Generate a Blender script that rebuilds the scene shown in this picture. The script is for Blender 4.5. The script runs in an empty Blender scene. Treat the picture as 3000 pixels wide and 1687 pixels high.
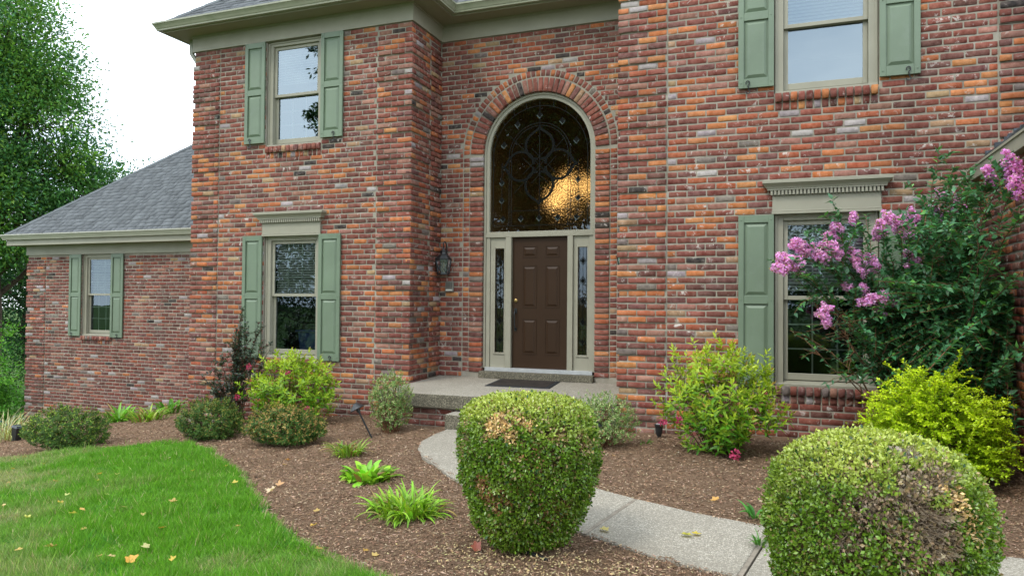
import bpy, math, random
import numpy as np
from mathutils import Vector, Matrix
random.seed(7)
RNG = np.random.default_rng(11)
S = bpy.context.scene
COL = S.collection

# ------------------------------------------------------------------ camera
YAW, PITCH, ROLL, FPX = math.radians(20.8214), math.radians(1.0774), math.radians(0.457), 2111.94
CAM = np.array([3.9969, -10.4107, 1.0403])
_a = np.array([-math.sin(YAW) * math.cos(PITCH), math.cos(YAW) * math.cos(PITCH), math.sin(PITCH)])
_r0 = np.array([math.cos(YAW), math.sin(YAW), 0.0])
_u0 = np.cross(_r0, _a)
_r = _r0 * math.cos(ROLL) + _u0 * math.sin(ROLL)
_u = -_r0 * math.sin(ROLL) + _u0 * math.cos(ROLL)
cd = bpy.data.cameras.new('camera')
cd.sensor_width = 36.0
cd.lens = FPX / 3000.0 * 36.0
cd.clip_start, cd.clip_end = 0.05, 800
cam = bpy.data.objects.new('camera', cd)
cam.matrix_world = Matrix(((_r[0], _u[0], -_a[0], CAM[0]), (_r[1], _u[1], -_a[1], CAM[1]), (_r[2], _u[2], -_a[2], CAM[2]), (0, 0, 0, 1)))
COL.objects.link(cam)
S.camera = cam

def project(P):
    """photo pixel (3000 wide) and depth of world points, used only to sort pieces by apparent size"""
    d = np.asarray(P) - CAM
    z = d @ _a
    return 1500 + FPX * (d @ _r) / z, 843.5 - FPX * (d @ _u) / z, z

# ------------------------------------------------------------------ world, sun, exposure
S.view_settings.view_transform = 'Standard'
S.view_settings.look = 'None'
S.view_settings.exposure = 0.47
S.view_settings.gamma = 1.0
S.view_settings.use_curve_mapping = False
SUN_EL, SUN_AZ = math.radians(52), math.radians(205)     # azimuth clockwise from +Y
w = bpy.data.worlds.new('World')
S.world = w
w.use_nodes = True
nt = w.node_tree
nt.nodes.clear()
out = nt.nodes.new('ShaderNodeOutputWorld')
bg = nt.nodes.new('ShaderNodeBackground')
bg.inputs['Strength'].default_value = 0.1
sky = nt.nodes.new('ShaderNodeTexSky')
sky.sky_type = 'NISHITA'
sky.sun_disc = False
sky.sun_elevation = SUN_EL
sky.sun_rotation = SUN_AZ
tc = nt.nodes.new('ShaderNodeTexCoord')
mp = nt.nodes.new('ShaderNodeMapping')
mp.inputs['Scale'].default_value = (1.0, 1.0, 2.2)
nz = nt.nodes.new('ShaderNodeTexNoise')
nz.inputs['Scale'].default_value = 2.6
nz.inputs['Detail'].default_value = 6
nz.inputs['Roughness'].default_value = 0.55
rmp = nt.nodes.new('ShaderNodeValToRGB')
rmp.color_ramp.elements[0].position = 0.33
rmp.color_ramp.elements[0].color = (12.5, 15.0, 18.0, 1)
rmp.color_ramp.elements[1].position = 0.62
rmp.color_ramp.elements[1].color = (22.6, 24.0, 25.0, 1)
mix = nt.nodes.new('ShaderNodeMix')
mix.data_type = 'RGBA'
mix.inputs[0].default_value = 0.86
L_ = nt.links.new
L_(tc.outputs['Generated'], mp.inputs['Vector'])
L_(mp.outputs['Vector'], nz.inputs['Vector'])
L_(nz.outputs['Fac'], rmp.inputs['Fac'])
L_(sky.outputs['Color'], mix.inputs[6])
L_(rmp.outputs['Color'], mix.inputs[7])
L_(mix.outputs[2], bg.inputs['Color'])
L_(bg.outputs['Background'], out.inputs['Surface'])
sd = bpy.data.lights.new('sun', 'SUN')
sd.energy = 1.5
sd.angle = math.radians(14)
sd.color = (1.0, 0.95, 0.87)
sun = bpy.data.objects.new('sun', sd)
_sv = Vector((math.sin(SUN_AZ) * math.cos(SUN_EL), math.cos(SUN_AZ) * math.cos(SUN_EL), math.sin(SUN_EL)))
sun.rotation_euler = _sv.to_track_quat('Z', 'Y').to_euler()
COL.objects.link(sun)

# ------------------------------------------------------------------ object helpers
ORG = {}            # world origin used by a thing and all its parts

def tag(o, label=None, cat=None, group=None, kind=None):
    if label: o['label'] = label
    if cat: o['category'] = cat
    if group: o['group'] = group
    if kind: o['kind'] = kind
    return o

def thing(name, label, cat, loc=(0, 0, 0), group=None):
    o = bpy.data.objects.new(name, None)
    o.empty_display_size = 0.2
    o.location = loc
    COL.objects.link(o)
    ORG[o.name] = np.array(loc, float)
    return tag(o, label, cat, group)

def link(name, me, parent=None, origin=None):
    o = bpy.data.objects.new(name, me)
    COL.objects.link(o)
    if parent is not None:
        o.parent = parent
        ORG[o.name] = ORG[parent.name]
    else:
        ORG[o.name] = np.array(origin if origin is not None else (0, 0, 0), float)
        o.location = tuple(ORG[o.name])
    return o

def np_mesh(name, V, polys, mats, col=None, midx=None, smooth=False):
    """polys: list of (m,k) int arrays"""
    me = bpy.data.meshes.new(name)
    V = np.asarray(V, np.float32)
    me.vertices.add(len(V))
    me.vertices.foreach_set('co', V.ravel())
    idx = np.concatenate([np.asarray(p, np.int32).ravel() for p in polys])
    tot = np.concatenate([np.full(len(p), np.asarray(p).shape[1], np.int32) for p in polys])
    st = np.concatenate([[0], np.cumsum(tot)[:-1]]).astype(np.int32)
    me.loops.add(len(idx))
    me.loops.foreach_set('vertex_index', idx)
    me.polygons.add(len(tot))
    me.polygons.foreach_set('loop_start', st)
    for m in (mats if isinstance(mats, (list, tuple)) else [mats]): me.materials.append(m)
    if midx is not None: me.polygons.foreach_set('material_index', np.asarray(midx, np.int32))
    if smooth: me.polygons.foreach_set('use_smooth', np.ones(len(tot), bool))
    if col is not None:
        a = me.color_attributes.new('Col', 'FLOAT_COLOR', 'POINT')
        c = np.ones((len(V), 4), np.float32); c[:, :3] = col
        a.data.foreach_set('color', c.ravel())
    me.update(calc_edges=True)
    return me

class MB:
    def __init__(s): s.v = []; s.f = []
    def add(s, vs, fs):
        b = len(s.v); s.v += [tuple(map(float, p)) for p in vs]; s.f += [tuple(i + b for i in f) for f in fs]; return s
    def box(s, x0, x1, y0, y1, z0, z1):
        return s.hexa([(x0, y0, z0), (x1, y0, z0), (x1, y1, z0), (x0, y1, z0)], [(x0, y0, z1), (x1, y0, z1), (x1, y1, z1), (x0, y1, z1)])
    def hexa(s, bot, top):
        return s.add(list(bot) + list(top), [(3, 2, 1, 0), (4, 5, 6, 7), (0, 1, 5, 4), (1, 2, 6, 5), (2, 3, 7, 6), (3, 0, 4, 7)])
    def frustum_y(s, x0, x1, z0, z1, yb, yf, ins):
        """raised panel facing -Y: base rectangle at yb, smaller one at yf"""
        a = [(x0, yb, z0), (x1, yb, z0), (x1, yb, z1), (x0, yb, z1)]
        b = [(x0 + ins, yf, z0 + ins), (x1 - ins, yf, z0 + ins), (x1 - ins, yf, z1 - ins), (x0 + ins, yf, z1 - ins)]
        return s.add(a + b, [(4, 5, 6, 7), (0, 1, 5, 4), (1, 2, 6, 5), (2, 3, 7, 6), (3, 0, 4, 7)])
    def tube(s, pts, r, n=8, r1=None, cap=True):
        P = [Vector(p) for p in pts]; m = len(P); b = len(s.v)
        up = None
        for i, p in enumerate(P):
            t = (P[min(i + 1, m - 1)] - P[max(i - 1, 0)]).normalized()
            if up is None:
                up = t.orthogonal().normalized()
            else:
                up = (up - t * up.dot(t))
                up = up.normalized() if up.length > 1e-6 else t.orthogonal().normalized()
            sd_ = t.cross(up)
            rr = r if r1 is None else r + (r1 - r) * i / (m - 1)
            for k in range(n):
                an = 2 * math.pi * k / n
                s.v.append(tuple(p + (up * math.cos(an) + sd_ * math.sin(an)) * rr))
        for i in range(m - 1):
            for k in range(n):
                k2 = (k + 1) % n
                s.f.append((b + i * n + k, b + i * n + k2, b + (i + 1) * n + k2, b + (i + 1) * n + k))
        if cap:
            s.f.append(tuple(b + k for k in range(n))[::-1])
            s.f.append(tuple(b + (m - 1) * n + k for k in range(n)))
        return s
    def lathe(s, prof, c=(0, 0, 0), n=12):
        b = len(s.v)
        for (r, z) in prof:
            for k in range(n):
                an = 2 * math.pi * (k + .5) / n
                s.v.append((c[0] + r * math.cos(an), c[1] + r * math.sin(an), c[2] + z))
        for i in range(len(prof) - 1):
            for k in range(n):
                k2 = (k + 1) % n
                s.f.append((b + i * n + k, b + i * n + k2, b + (i + 1) * n + k2, b + (i + 1) * n + k))
        s.f.append(tuple(b + k for k in range(n))[::-1])
        s.f.append(tuple(b + (len(prof) - 1) * n + k for k in range(n)))
        return s
    def sweep(s, path, prof, closed=False):
        """profile (outward offset, z) swept along a plan path with mitred corners; outward = right of travel"""
        P = [np.array(p, float) for p in path]; m = len(P); k = len(prof); b = len(s.v)
        for i in range(m):
            ns = []
            if i > 0:
                d = P[i] - P[i - 1]; d /= np.linalg.norm(d); ns.append(np.array([d[1], -d[0]]))
            if i < m - 1:
                d = P[i + 1] - P[i]; d /= np.linalg.norm(d); ns.append(np.array([d[1], -d[0]]))
            nn = ns[0] if len(ns) == 1 else (ns[0] + ns[1]) / (1 + ns[0] @ ns[1])
            for (o, z) in prof:
                q = P[i] + nn * o
                s.v.append((q[0], q[1], z))
        kk = k if closed else k - 1
        for i in range(m - 1):
            for j in range(kk):
                j2 = (j + 1) % k
                s.f.append((b + i * k + j, b + (i + 1) * k + j, b + (i + 1) * k + j2, b + i * k + j2))
        if closed:
            s.f.append(tuple(b + j for j in range(k)))
            s.f.append(tuple(b + (m - 1) * k + j for j in range(k))[::-1])
        return s
    def xf(s, M):
        s.v = [tuple(M @ Vector(p)) for p in s.v]; return s
    def build(s, name, mat, parent=None, origin=None, bevel=0, smooth=False, world=True):
        o0 = ORG[parent.name] if parent is not None else np.array(origin if origin is not None else (0, 0, 0), float)
        me = bpy.data.meshes.new(name)
        me.from_pydata([tuple(np.array(p) - o0) for p in s.v] if world else s.v, [], s.f)
        me.materials.append(mat)
        if smooth: me.polygons.foreach_set('use_smooth', np.ones(len(me.polygons), bool))
        me.update()
        o = link(name, me, parent, origin)
        if bevel:
            md = o.modifiers.new('bevel', 'BEVEL'); md.width = bevel; md.segments = 1; md.limit_method = 'ANGLE'; md.angle_limit = math.radians(40)
        return o

# ------------------------------------------------------------------ materials
def newmat(name):
    m = bpy.data.materials.new(name); m.use_nodes = True
    t = m.node_tree; t.nodes.clear()
    o = t.nodes.new('ShaderNodeOutputMaterial')
    return m, t, o

def N(t, typ, **kw):
    n = t.nodes.new(typ)
    for k, v in kw.items():
        if k in n.inputs: n.inputs[k].default_value = v
        else: setattr(n, k, v)
    return n

def noise(t, scale, detail=4, rough=0.55, vec=None, dist=0.0):
    n = N(t, 'ShaderNodeTexNoise', Scale=scale, Detail=detail, Roughness=rough, Distortion=dist)
    if vec is None:
        g = t.nodes.get('geo') or t.nodes.new('ShaderNodeNewGeometry'); g.name = 'geo'
        vec = g.outputs['Position']
    t.links.new(vec, n.inputs['Vector'])
    return n

def ramp(t, fac, a, b, ca=(0, 0, 0, 1), cb=(1, 1, 1, 1)):
    r = t.nodes.new('ShaderNodeValToRGB')
    r.color_ramp.elements[0].position = a; r.color_ramp.elements[1].position = b
    r.color_ramp.elements[0].color = ca if len(ca) == 4 else (*ca, 1)
    r.color_ramp.elements[1].color = cb if len(cb) == 4 else (*cb, 1)
    t.links.new(fac, r.inputs['Fac'])
    return r.outputs['Color']

def mixc(t, fac, a, b, mode='MIX'):
    m = t.nodes.new('ShaderNodeMix'); m.data_type = 'RGBA'; m.blend_type = mode
    for i, v in ((0, fac), (6, a), (7, b)):
        if hasattr(v, 'links'): t.links.new(v, m.inputs[i])
        elif i == 0: m.inputs[0].default_value = v
        else: m.inputs[i].default_value = (*v, 1) if len(v) == 3 else v
    return m.outputs[2]

def bump(t, h, strength, dist=0.01):
    b = N(t, 'ShaderNodeBump', Strength=strength, Distance=dist)
    t.links.new(h, b.inputs['Height'])
    return b.outputs['Normal']

def principled(t, o, color, rough=0.6, spec=0.4, normal=None, metal=0.0):
    p = N(t, 'ShaderNodeBsdfPrincipled', Roughness=rough, Metallic=metal)
    p.inputs['Specular IOR Level'].default_value = spec
    if hasattr(color, 'links'): t.links.new(color, p.inputs['Base Color'])
    else: p.inputs['Base Color'].default_value = (*color, 1)
    if normal is not None: t.links.new(normal, p.inputs['Normal'])
    if o is not None: t.links.new(p.outputs[0], o.inputs['Surface'])
    return p

def simple(name, c, rough=0.6, spec=0.4, ns=6.0, amt=0.12, bs=60, bst=0.1, metal=0.0, dirt=None):
    m, t, o = newmat(name)
    n1 = noise(t, ns, 5)
    d = tuple(x * (1 - amt) for x in c); l = tuple(min(1, x * (1 + amt)) for x in c)
    color = ramp(t, n1.outputs['Fac'], 0.3, 0.7, d, l)
    if dirt:
        n3 = noise(t, dirt[1], 7, 0.7)
        color = mixc(t, ramp(t, n3.outputs['Fac'], 0.52, 0.72, (0, 0, 0), (dirt[2],) * 3), color, dirt[0])
    n2 = noise(t, bs, 4)
    principled(t, o, color, rough, spec, bump(t, n2.outputs['Fac'], bst, 0.005), metal)
    return m

def brick_mat(name, src):
    m, t, o = newmat(name)
    if src == 'obj':
        c = t.nodes.new('ShaderNodeObjectInfo').outputs['Color']
    else:
        c = N(t, 'ShaderNodeAttribute', attribute_name='Col').outputs['Color']
    n1 = noise(t, 16, 6, 0.65)
    dark = mixc(t, 1.0, c, (0.72, 0.68, 0.68), 'MULTIPLY')
    lite = mixc(t, 0.16, c, (0.5, 0.36, 0.30))
    c1 = mixc(t, ramp(t, n1.outputs['Fac'], 0.34, 0.66), dark, lite)
    n4 = noise(t, 75, 5, 0.7)                       # gritty pits
    c2 = mixc(t, ramp(t, n4.outputs['Fac'], 0.56, 0.70, (0, 0, 0), (0.55,) * 3), c1, mixc(t, 1.0, c1, (0.35, 0.32, 0.34), 'MULTIPLY'))
    n2 = noise(t, 11, 9, 0.72, dist=0.5)           # old lime left on reclaimed bricks
    n3 = noise(t, 1.7, 3)
    lime = mixc(t, 1.0, ramp(t, n2.outputs['Fac'], 0.575, 0.64), ramp(t, n3.outputs['Fac'], 0.40, 0.60, (0.18,) * 3, (0.9,) * 3), 'MULTIPLY')
    c3 = mixc(t, lime, c2, (0.52, 0.47, 0.43))
    n5 = noise(t, 28, 7, 0.7)
    hb = mixc(t, 0.5, n4.outputs['Fac'], n5.outputs['Fac'])
    mpg = N(t, 'ShaderNodeMapping'); mpg.inputs['Scale'].default_value = (1.0, 1.0, 0.28)      # run-off staining, longer than wide
    t.links.new(t.nodes['geo'].outputs['Position'], mpg.inputs['Vector'])
    n6 = noise(t, 2.3, 6, 0.6, vec=mpg.outputs['Vector'])
    c3 = mixc(t, 1.0, c3, ramp(t, n6.outputs['Fac'], 0.32, 0.68, (0.74, 0.73, 0.72), (1.12, 1.10, 1.08)), 'MULTIPLY')
    principled(t, o, c3, 0.85, 0.25, bump(t, hb, 0.38, 0.010))
    return m

def leaf_mat(name, src, rough=0.42, trans=0.28, spec=0.4):
    m, t, o = newmat(name)
    if src == 'obj': c = t.nodes.new('ShaderNodeObjectInfo').outputs['Color']
    else: c = N(t, 'ShaderNodeAttribute', attribute_name='Col').outputs['Color']
    p = principled(t, None, c, rough, spec)
    tr = t.nodes.new('ShaderNodeBsdfTranslucent')
    t.links.new(mixc(t, 1.0, c, (1.25, 1.35, 0.7), 'MULTIPLY'), tr.inputs['Color'])
    mx = N(t, 'ShaderNodeMixShader'); mx.inputs[0].default_value = trans
    t.links.new(p.outputs[0], mx.inputs[1]); t.links.new(tr.outputs[0], mx.inputs[2])
    t.links.new(mx.outputs[0], o.inputs['Surface'])
    return m

def glass_mat(name, tint=(0.8, 0.86, 0.84), refl=0.10, rough=0.0, texture=False, wave=0.0):
    m, t, o = newmat(name)
    fr = N(t, 'ShaderNodeFresnel', IOR=1.6)
    ma = N(t, 'ShaderNodeMath', operation='MULTIPLY_ADD', use_clamp=True)
    ma.inputs[1].default_value = 1.5; ma.inputs[2].default_value = refl
    t.links.new(fr.outputs[0], ma.inputs[0])
    gl = N(t, 'ShaderNodeBsdfGlossy', Roughness=rough, Color=(0.74, 0.89, 1.0, 1))
    if texture:
        vo = N(t, 'ShaderNodeTexVoronoi', Scale=55.0); vo.feature = 'SMOOTH_F1'
        g = t.nodes.new('ShaderNodeNewGeometry'); t.links.new(g.outputs['Position'], vo.inputs['Vector'])
        tr = N(t, 'ShaderNodeBsdfRefraction', Roughness=0.40, IOR=1.2, Color=(*tint, 1))
        nrm = bump(t, vo.outputs['Distance'], 1.0, 0.02)
        t.links.new(nrm, tr.inputs['Normal'])
        pass
    else:
        tr = N(t, 'ShaderNodeBsdfTransparent', Color=(*tint, 1))
        if wave:
            n = noise(t, 1.3, 2)
            t.links.new(bump(t, n.outputs['Fac'], wave, 0.02), gl.inputs['Normal'])
    mx = t.nodes.new('ShaderNodeMixShader')
    t.links.new(ma.outputs[0], mx.inputs[0]); t.links.new(tr.outputs[0], mx.inputs[1]); t.links.new(gl.outputs[0], mx.inputs[2])
    t.links.new(mx.outputs[0], o.inputs['Surface'])
    return m

def emit_mat(name, c, s):
    m, t, o = newmat(name)
    e = N(t, 'ShaderNodeEmission', Color=(*c, 1), Strength=s)
    t.links.new(e.outputs[0], o.inputs['Surface'])
    return m

M = {}
M['brick'] = brick_mat('brick_attribute', 'att')
M['brick_o'] = brick_mat('brick_object', 'obj')
M['mortar'] = simple('mortar', (0.262, 0.238, 0.190), 0.95, 0.15, 2.2, 0.28, 90, 0.6, dirt=((0.40, 0.38, 0.34), 5, 0.6))
M['trim'] = simple('trim_paint', (0.275, 0.262, 0.200), 0.5, 0.4, 3.0, 0.07, 40, 0.05, dirt=((0.2, 0.19, 0.14), 2.5, 0.25))
M['soffit'] = simple('soffit_paint', (0.235, 0.22, 0.155), 0.55, 0.35, 2.0, 0.06, 40, 0.05)
M['gutter'] = simple('gutter_enamel', (0.26, 0.265, 0.19), 0.32, 0.5, 3.0, 0.10, 30, 0.03, dirt=((0.10, 0.13, 0.07), 3.0, 0.55))
M['gutter_clean'] = simple('clean_gutter_enamel', (0.36, 0.355, 0.29), 0.3, 0.5, 3.0, 0.06, 30, 0.03)
M['shutter'] = simple('shutter_paint', (0.132, 0.178, 0.118), 0.45, 0.45, 1.6, 0.13, 55, 0.10, dirt=((0.17, 0.21, 0.165), 7, 0.35))
M['door'] = simple('door_paint', (0.033, 0.0165, 0.0075), 0.48, 0.2, 2.0, 0.08, 70, 0.08)
M['black'] = simple('black_metal', (0.014, 0.016, 0.017), 0.42, 0.5, 8, 0.2, 60, 0.05)
M['flash'] = simple('flashing_metal', (0.022, 0.028, 0.036), 0.35, 0.5, 9, 0.4, 30, 0.3, dirt=((0.16, 0.19, 0.23), 9, 0.8))
M['brass'] = simple('aged_brass', (0.35, 0.24, 0.09), 0.35, 0.5, 8, 0.2, 60, 0.05, metal=0.9)
M['alu'] = simple('aluminium', (0.55, 0.56, 0.57), 0.35, 0.5, 8, 0.1, 60, 0.05, metal=0.6)
M['blind'] = simple('blind_slat', (0.62, 0.63, 0.56), 0.6, 0.3, 8, 0.05, 60, 0.02)
M['muntin'] = simple('white_muntin', (0.50, 0.52, 0.47), 0.5, 0.3, 8, 0.05, 60, 0.02)
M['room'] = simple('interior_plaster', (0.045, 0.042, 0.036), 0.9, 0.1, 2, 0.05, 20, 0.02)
M['foyer'] = simple('foyer_plaster', (0.30, 0.24, 0.15), 0.9, 0.1, 2, 0.05, 20, 0.02)
M['ceil'] = simple('ceiling_paint', (0.5, 0.5, 0.48), 0.9, 0.1, 2, 0.03, 20, 0.02)
M['came'] = simple('lead_came', (0.008, 0.011, 0.010), 0.6, 0.12, 20, 0.3, 60, 0.1)
M['bevelglass'] = simple('bevel_strip', (0.003, 0.004, 0.003), 0.4, 0.10, 20, 0.3, 60, 0.1)
M['silver'] = simple('bright_came', (0.10, 0.13, 0.125), 0.25, 0.6, 20, 0.2, 60, 0.1, metal=0.5)
M['wood_dark'] = simple('dark_wood', (0.10, 0.06, 0.035), 0.5, 0.4, 9, 0.3, 50, 0.1)
M['rubber'] = simple('mat_rubber', (0.030, 0.024, 0.020), 0.8, 0.2, 9, 0.45, 120, 0.6)
M['rubber_edge'] = simple('mat_edge_rubber', (0.016, 0.017, 0.019), 0.7, 0.3, 9, 0.2, 120, 0.3)
M['blue'] = simple('blue_plastic', (0.03, 0.20, 0.62), 0.4, 0.4, 6, 0.1, 40, 0.02)
M['bin'] = simple('navy_plastic', (0.03, 0.06, 0.20), 0.45, 0.4, 6, 0.1, 40, 0.02)
M['grey'] = simple('keypad_grey', (0.17, 0.165, 0.14), 0.5, 0.4, 6, 0.1, 40, 0.05)
M['darkgrey'] = simple('keypad_dark', (0.05, 0.05, 0.045), 0.5, 0.4, 6, 0.1, 40, 0.05)
M['car'] = simple('dark_car_paint', (0.03, 0.033, 0.038), 0.25, 0.6, 3, 0.1, 30, 0.01)
M['carroof'] = simple('sky_lit_car_roof', (0.32, 0.34, 0.36), 0.3, 0.6, 3, 0.05, 30, 0.01)  # pale grey paints the sky's reflection onto the dark car's roof
M['glass'] = glass_mat('window_glass', (0.70, 0.76, 0.74), 0.02, wave=0.05)
M['glass_up'] = glass_mat('upper_window_glass', (0.50, 0.56, 0.58), 0.13, wave=0.04)
M['art'] = glass_mat('hammered_glass', (0.66, 0.62, 0.50), 0.0, texture=True)
M['lamp_glass'] = glass_mat('lantern_glass', (0.55, 0.52, 0.45), 0.10, rough=0.25)
M['warm'] = emit_mat('warm_bulb', (1.0, 0.58, 0.21), 3.0)
M['white_light'] = emit_mat('ceiling_downlight', (1.0, 0.93, 0.8), 14.0)
M['bark'] = simple('bark', (0.075, 0.055, 0.040), 0.9, 0.15, 14, 0.4, 40, 0.7)
M['twig'] = simple('twig', (0.095, 0.055, 0.032), 0.85, 0.2, 20, 0.4, 60, 0.4)
M['twig_grey'] = simple('dead_twig', (0.27, 0.212, 0.15), 0.9, 0.15, 20, 0.4, 60, 0.4)
M['twig_red'] = simple('reddish_stem', (0.16, 0.075, 0.035), 0.7, 0.3, 20, 0.3, 60, 0.2)
M['leaf'] = leaf_mat('leaf_attribute', 'att')
M['leaf_o'] = leaf_mat('leaf_object', 'obj')
M['leaf_matt'] = leaf_mat('leaf_matt', 'att', 0.62, 0.25, 0.22)
M['leaf_gloss'] = leaf_mat('leaf_gloss', 'att', 0.30, 0.22, 0.5)
M['petal'] = leaf_mat('petal', 'att', 0.7, 0.35, 0.15)
M['grass'] = leaf_mat('grass_blade', 'att', 0.55, 0.30, 0.25)
M['fibre'] = simple('mulch_fibre_base', (0.1, 0.06, 0.04))
def _fib():
    m, t, o = newmat('mulch_fibre')
    principled(t, o, N(t, 'ShaderNodeAttribute', attribute_name='Col').outputs['Color'], 0.9, 0.12)
    return m
M['fibre'] = _fib()
def _shingle(name, src):
    m, t, o = newmat(name)
    c = t.nodes.new('ShaderNodeObjectInfo').outputs['Color'] if src == 'obj' else N(t, 'ShaderNodeAttribute', attribute_name='Col').outputs['Color']
    n = noise(t, 260, 3, 0.7)
    n2 = noise(t, 3.0, 4)
    c1 = mixc(t, ramp(t, n.outputs['Fac'], 0.4, 0.62), mixc(t, 1.0, c, (0.8, 0.8, 0.8), 'MULTIPLY'), mixc(t, 1.0, c, (1.18, 1.18, 1.18), 'MULTIPLY'))
    c2 = mixc(t, ramp(t, n2.outputs['Fac'], 0.4, 0.7, (0, 0, 0), (0.2,) * 3), c1, (0.08, 0.085, 0.092))
    principled(t, o, c2, 0.9, 0.25, bump(t, n.outputs['Fac'], 0.5, 0.004))
    return m
M['shingle'] = _shingle('shingle_attribute', 'att')
M['shingle_o'] = _shingle('shingle_object', 'obj')
M['roofdeck'] = simple('roof_felt', (0.05, 0.054, 0.058), 0.9, 0.2, 4, 0.2, 60, 0.3)
def _aggregate(name, light, dark, sc=95):
    m, t, o = newmat(name)
    g = t.nodes.new('ShaderNodeNewGeometry')
    v = N(t, 'ShaderNodeTexVoronoi', Scale=sc); t.links.new(g.outputs['Position'], v.inputs['Vector'])
    sep = N(t, 'ShaderNodeSeparateColor'); t.links.new(v.outputs['Color'], sep.inputs[0])
    peb = ramp(t, sep.outputs[0], 0.1, 0.95, tuple(x * 0.55 for x in light), tuple(min(1, x * 1.5) for x in light))
    c = mixc(t, ramp(t, v.outputs['Distance'], 0.35, 0.62), peb, dark)
    n = noise(t, 1.6, 5, 0.6)
    c2 = mixc(t, ramp(t, n.outputs['Fac'], 0.42, 0.72, (0, 0, 0), (0.55,) * 3), c, tuple(x * 0.8 for x in dark))
    principled(t, o, c2, 0.85, 0.3, bump(t, v.outputs['Distance'], 0.5, -0.006))
    return m
M['aggregate'] = _aggregate('exposed_aggregate', (0.34, 0.315, 0.262), (0.24, 0.215, 0.17))
M['aggregate_dark'] = _aggregate('dark_aggregate', (0.20, 0.18, 0.13), (0.075, 0.068, 0.048), 75)  # darker, coarser aggregate for upright faces and the door step
def _mulch():
    m, t, o = newmat('mulch')
    n1 = noise(t, 60, 8, 0.75, dist=1.2); n2 = noise(t, 2.2, 5, 0.6); n3 = noise(t, 190, 4, 0.7, dist=2.0)
    c = ramp(t, n1.outputs['Fac'], 0.30, 0.72, (0.105, 0.065, 0.041), (0.34, 0.225, 0.145))
    c = mixc(t, ramp(t, n2.outputs['Fac'], 0.4, 0.7, (0, 0, 0), (0.45,) * 3), c, (0.25, 0.158, 0.096))
    c = mixc(t, ramp(t, n3.outputs['Fac'], 0.62, 0.72, (0, 0, 0), (0.55,) * 3), c, (0.27, 0.20, 0.145))
    principled(t, o, c, 0.95, 0.1, bump(t, mixc(t, 0.5, n1.outputs['Fac'], n3.outputs['Fac']), 1.0, 0.03))
    return m
M['mulch'] = _mulch()
def _ground(name, a, b):
    m, t, o = newmat(name)
    n1 = noise(t, 24, 8, 0.7); n2 = noise(t, 0.7, 5, 0.6)
    c = ramp(t, n1.outputs['Fac'], 0.3, 0.7, a, b)
    c = mixc(t, ramp(t, n2.outputs['Fac'], 0.4, 0.7, (0, 0, 0), (0.4,) * 3), c, (0.12, 0.12, 0.04))
    principled(t, o, c, 0.95, 0.1, bump(t, n1.outputs['Fac'], 0.8, 0.03))
    return m
M['lawn'] = _ground('lawn_soil', (0.05, 0.09, 0.018), (0.09, 0.17, 0.03))
M['ground'] = _ground('far_grass', (0.03, 0.07, 0.014), (0.06, 0.13, 0.025))

# ------------------------------------------------------------------ site dimensions (metres; door sill = 0)
YL, YR, YW = -0.9856, -1.6963, 2.1788
XL0, XL1 = -5.361, -1.209
XR0, XR1 = 2.081, 6.63
XW0 = -13.80
XG = 5.87                       # wall of the wing that comes forward on the right
CRS, Z0 = 0.0787, 1.3855        # brick course height and datum
CX = 0.44                       # centre line of the entry arch

def ground_z(X, Y):
    X = np.clip(X, -16, 9)
    t = np.where(X < -2, 0.113, 0.035)
    soft = np.sqrt((X + 2) ** 2 + 0.25)
    def sm(v):
        v = np.clip(v, 0, 1); return v * v * (3 - 2 * v)
    dip = 1.7 * sm((-X - 13.9) / 2.0) * sm((np.asarray(Y) - 0.2) / 2.6)      # drive falling away beside the wing
    return -0.70 + 0.074 * (X + 2) - 0.039 * (soft - 0.5) - dip

def path_z(X):
    return -0.582 + 0.022 * X

_lat = RNG.random((8, 64, 64))
def vnoise(x, y, seed=0):
    x = np.asarray(x, float); y = np.asarray(y, float)
    xi = np.floor(x).astype(int); yi = np.floor(y).astype(int)
    fx = x - xi; fy = y - yi
    fx = fx * fx * (3 - 2 * fx); fy = fy * fy * (3 - 2 * fy)
    l = _lat[seed % 8]
    g = lambda a, b: l[a % 64, b % 64]
    return (g(xi, yi) * (1 - fx) + g(xi + 1, yi) * fx) * (1 - fy) + (g(xi, yi + 1) * (1 - fx) + g(xi + 1, yi + 1) * fx) * fy

# ------------------------------------------------------------------ ground, lawn, mulch, path
def grid_sheet(name, xs, ys, zf, mat, mask=None):
    X, Y = np.meshgrid(xs, ys); Zv = zf(X, Y)
    V = np.stack([X, Y, Zv], -1).reshape(-1, 3)
    nx, ny = len(xs), len(ys)
    i = np.arange(ny - 1)[:, None] * nx + np.arange(nx - 1)[None]
    q = np.stack([i, i + 1, i + nx + 1, i + nx], -1).reshape(-1, 4)
    if mask is not None:
        c = V[q].mean(1); q = q[mask(c[:, 0], c[:, 1])]
    me = np_mesh(name, V, [q], mat, smooth=True)
    o = link(name, me); return tag(o, kind='structure')

LAWN_EDGE = [(-11.0, -3.1), (-9.0, -3.7), (-7.2, -4.05), (-5.64, -3.92), (-5.1, -3.66), (-4.3, -3.51), (-3.55, -3.28), (-2.9, -3.42), (-2.3, -3.78), (-1.75, -4.18), (-1.0, -4.69), (-0.34, -5.27),
             (0.28, -5.85), (0.94, -6.34), (1.46, -6.59), (2.0, -6.86), (2.7, -7.35), (3.4, -8.1), (4.2, -9.2), (5.6, -10.6)]
LEx = np.array([p[0] for p in LAWN_EDGE]); LEy = np.array([p[1] for p in LAWN_EDGE])
def lawn_d(x, y):
    """> 0 inside the lawn (south-west of the bed edge)"""
    return np.interp(x, LEx, LEy, left=-3.1, right=-10.6) - y

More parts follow.
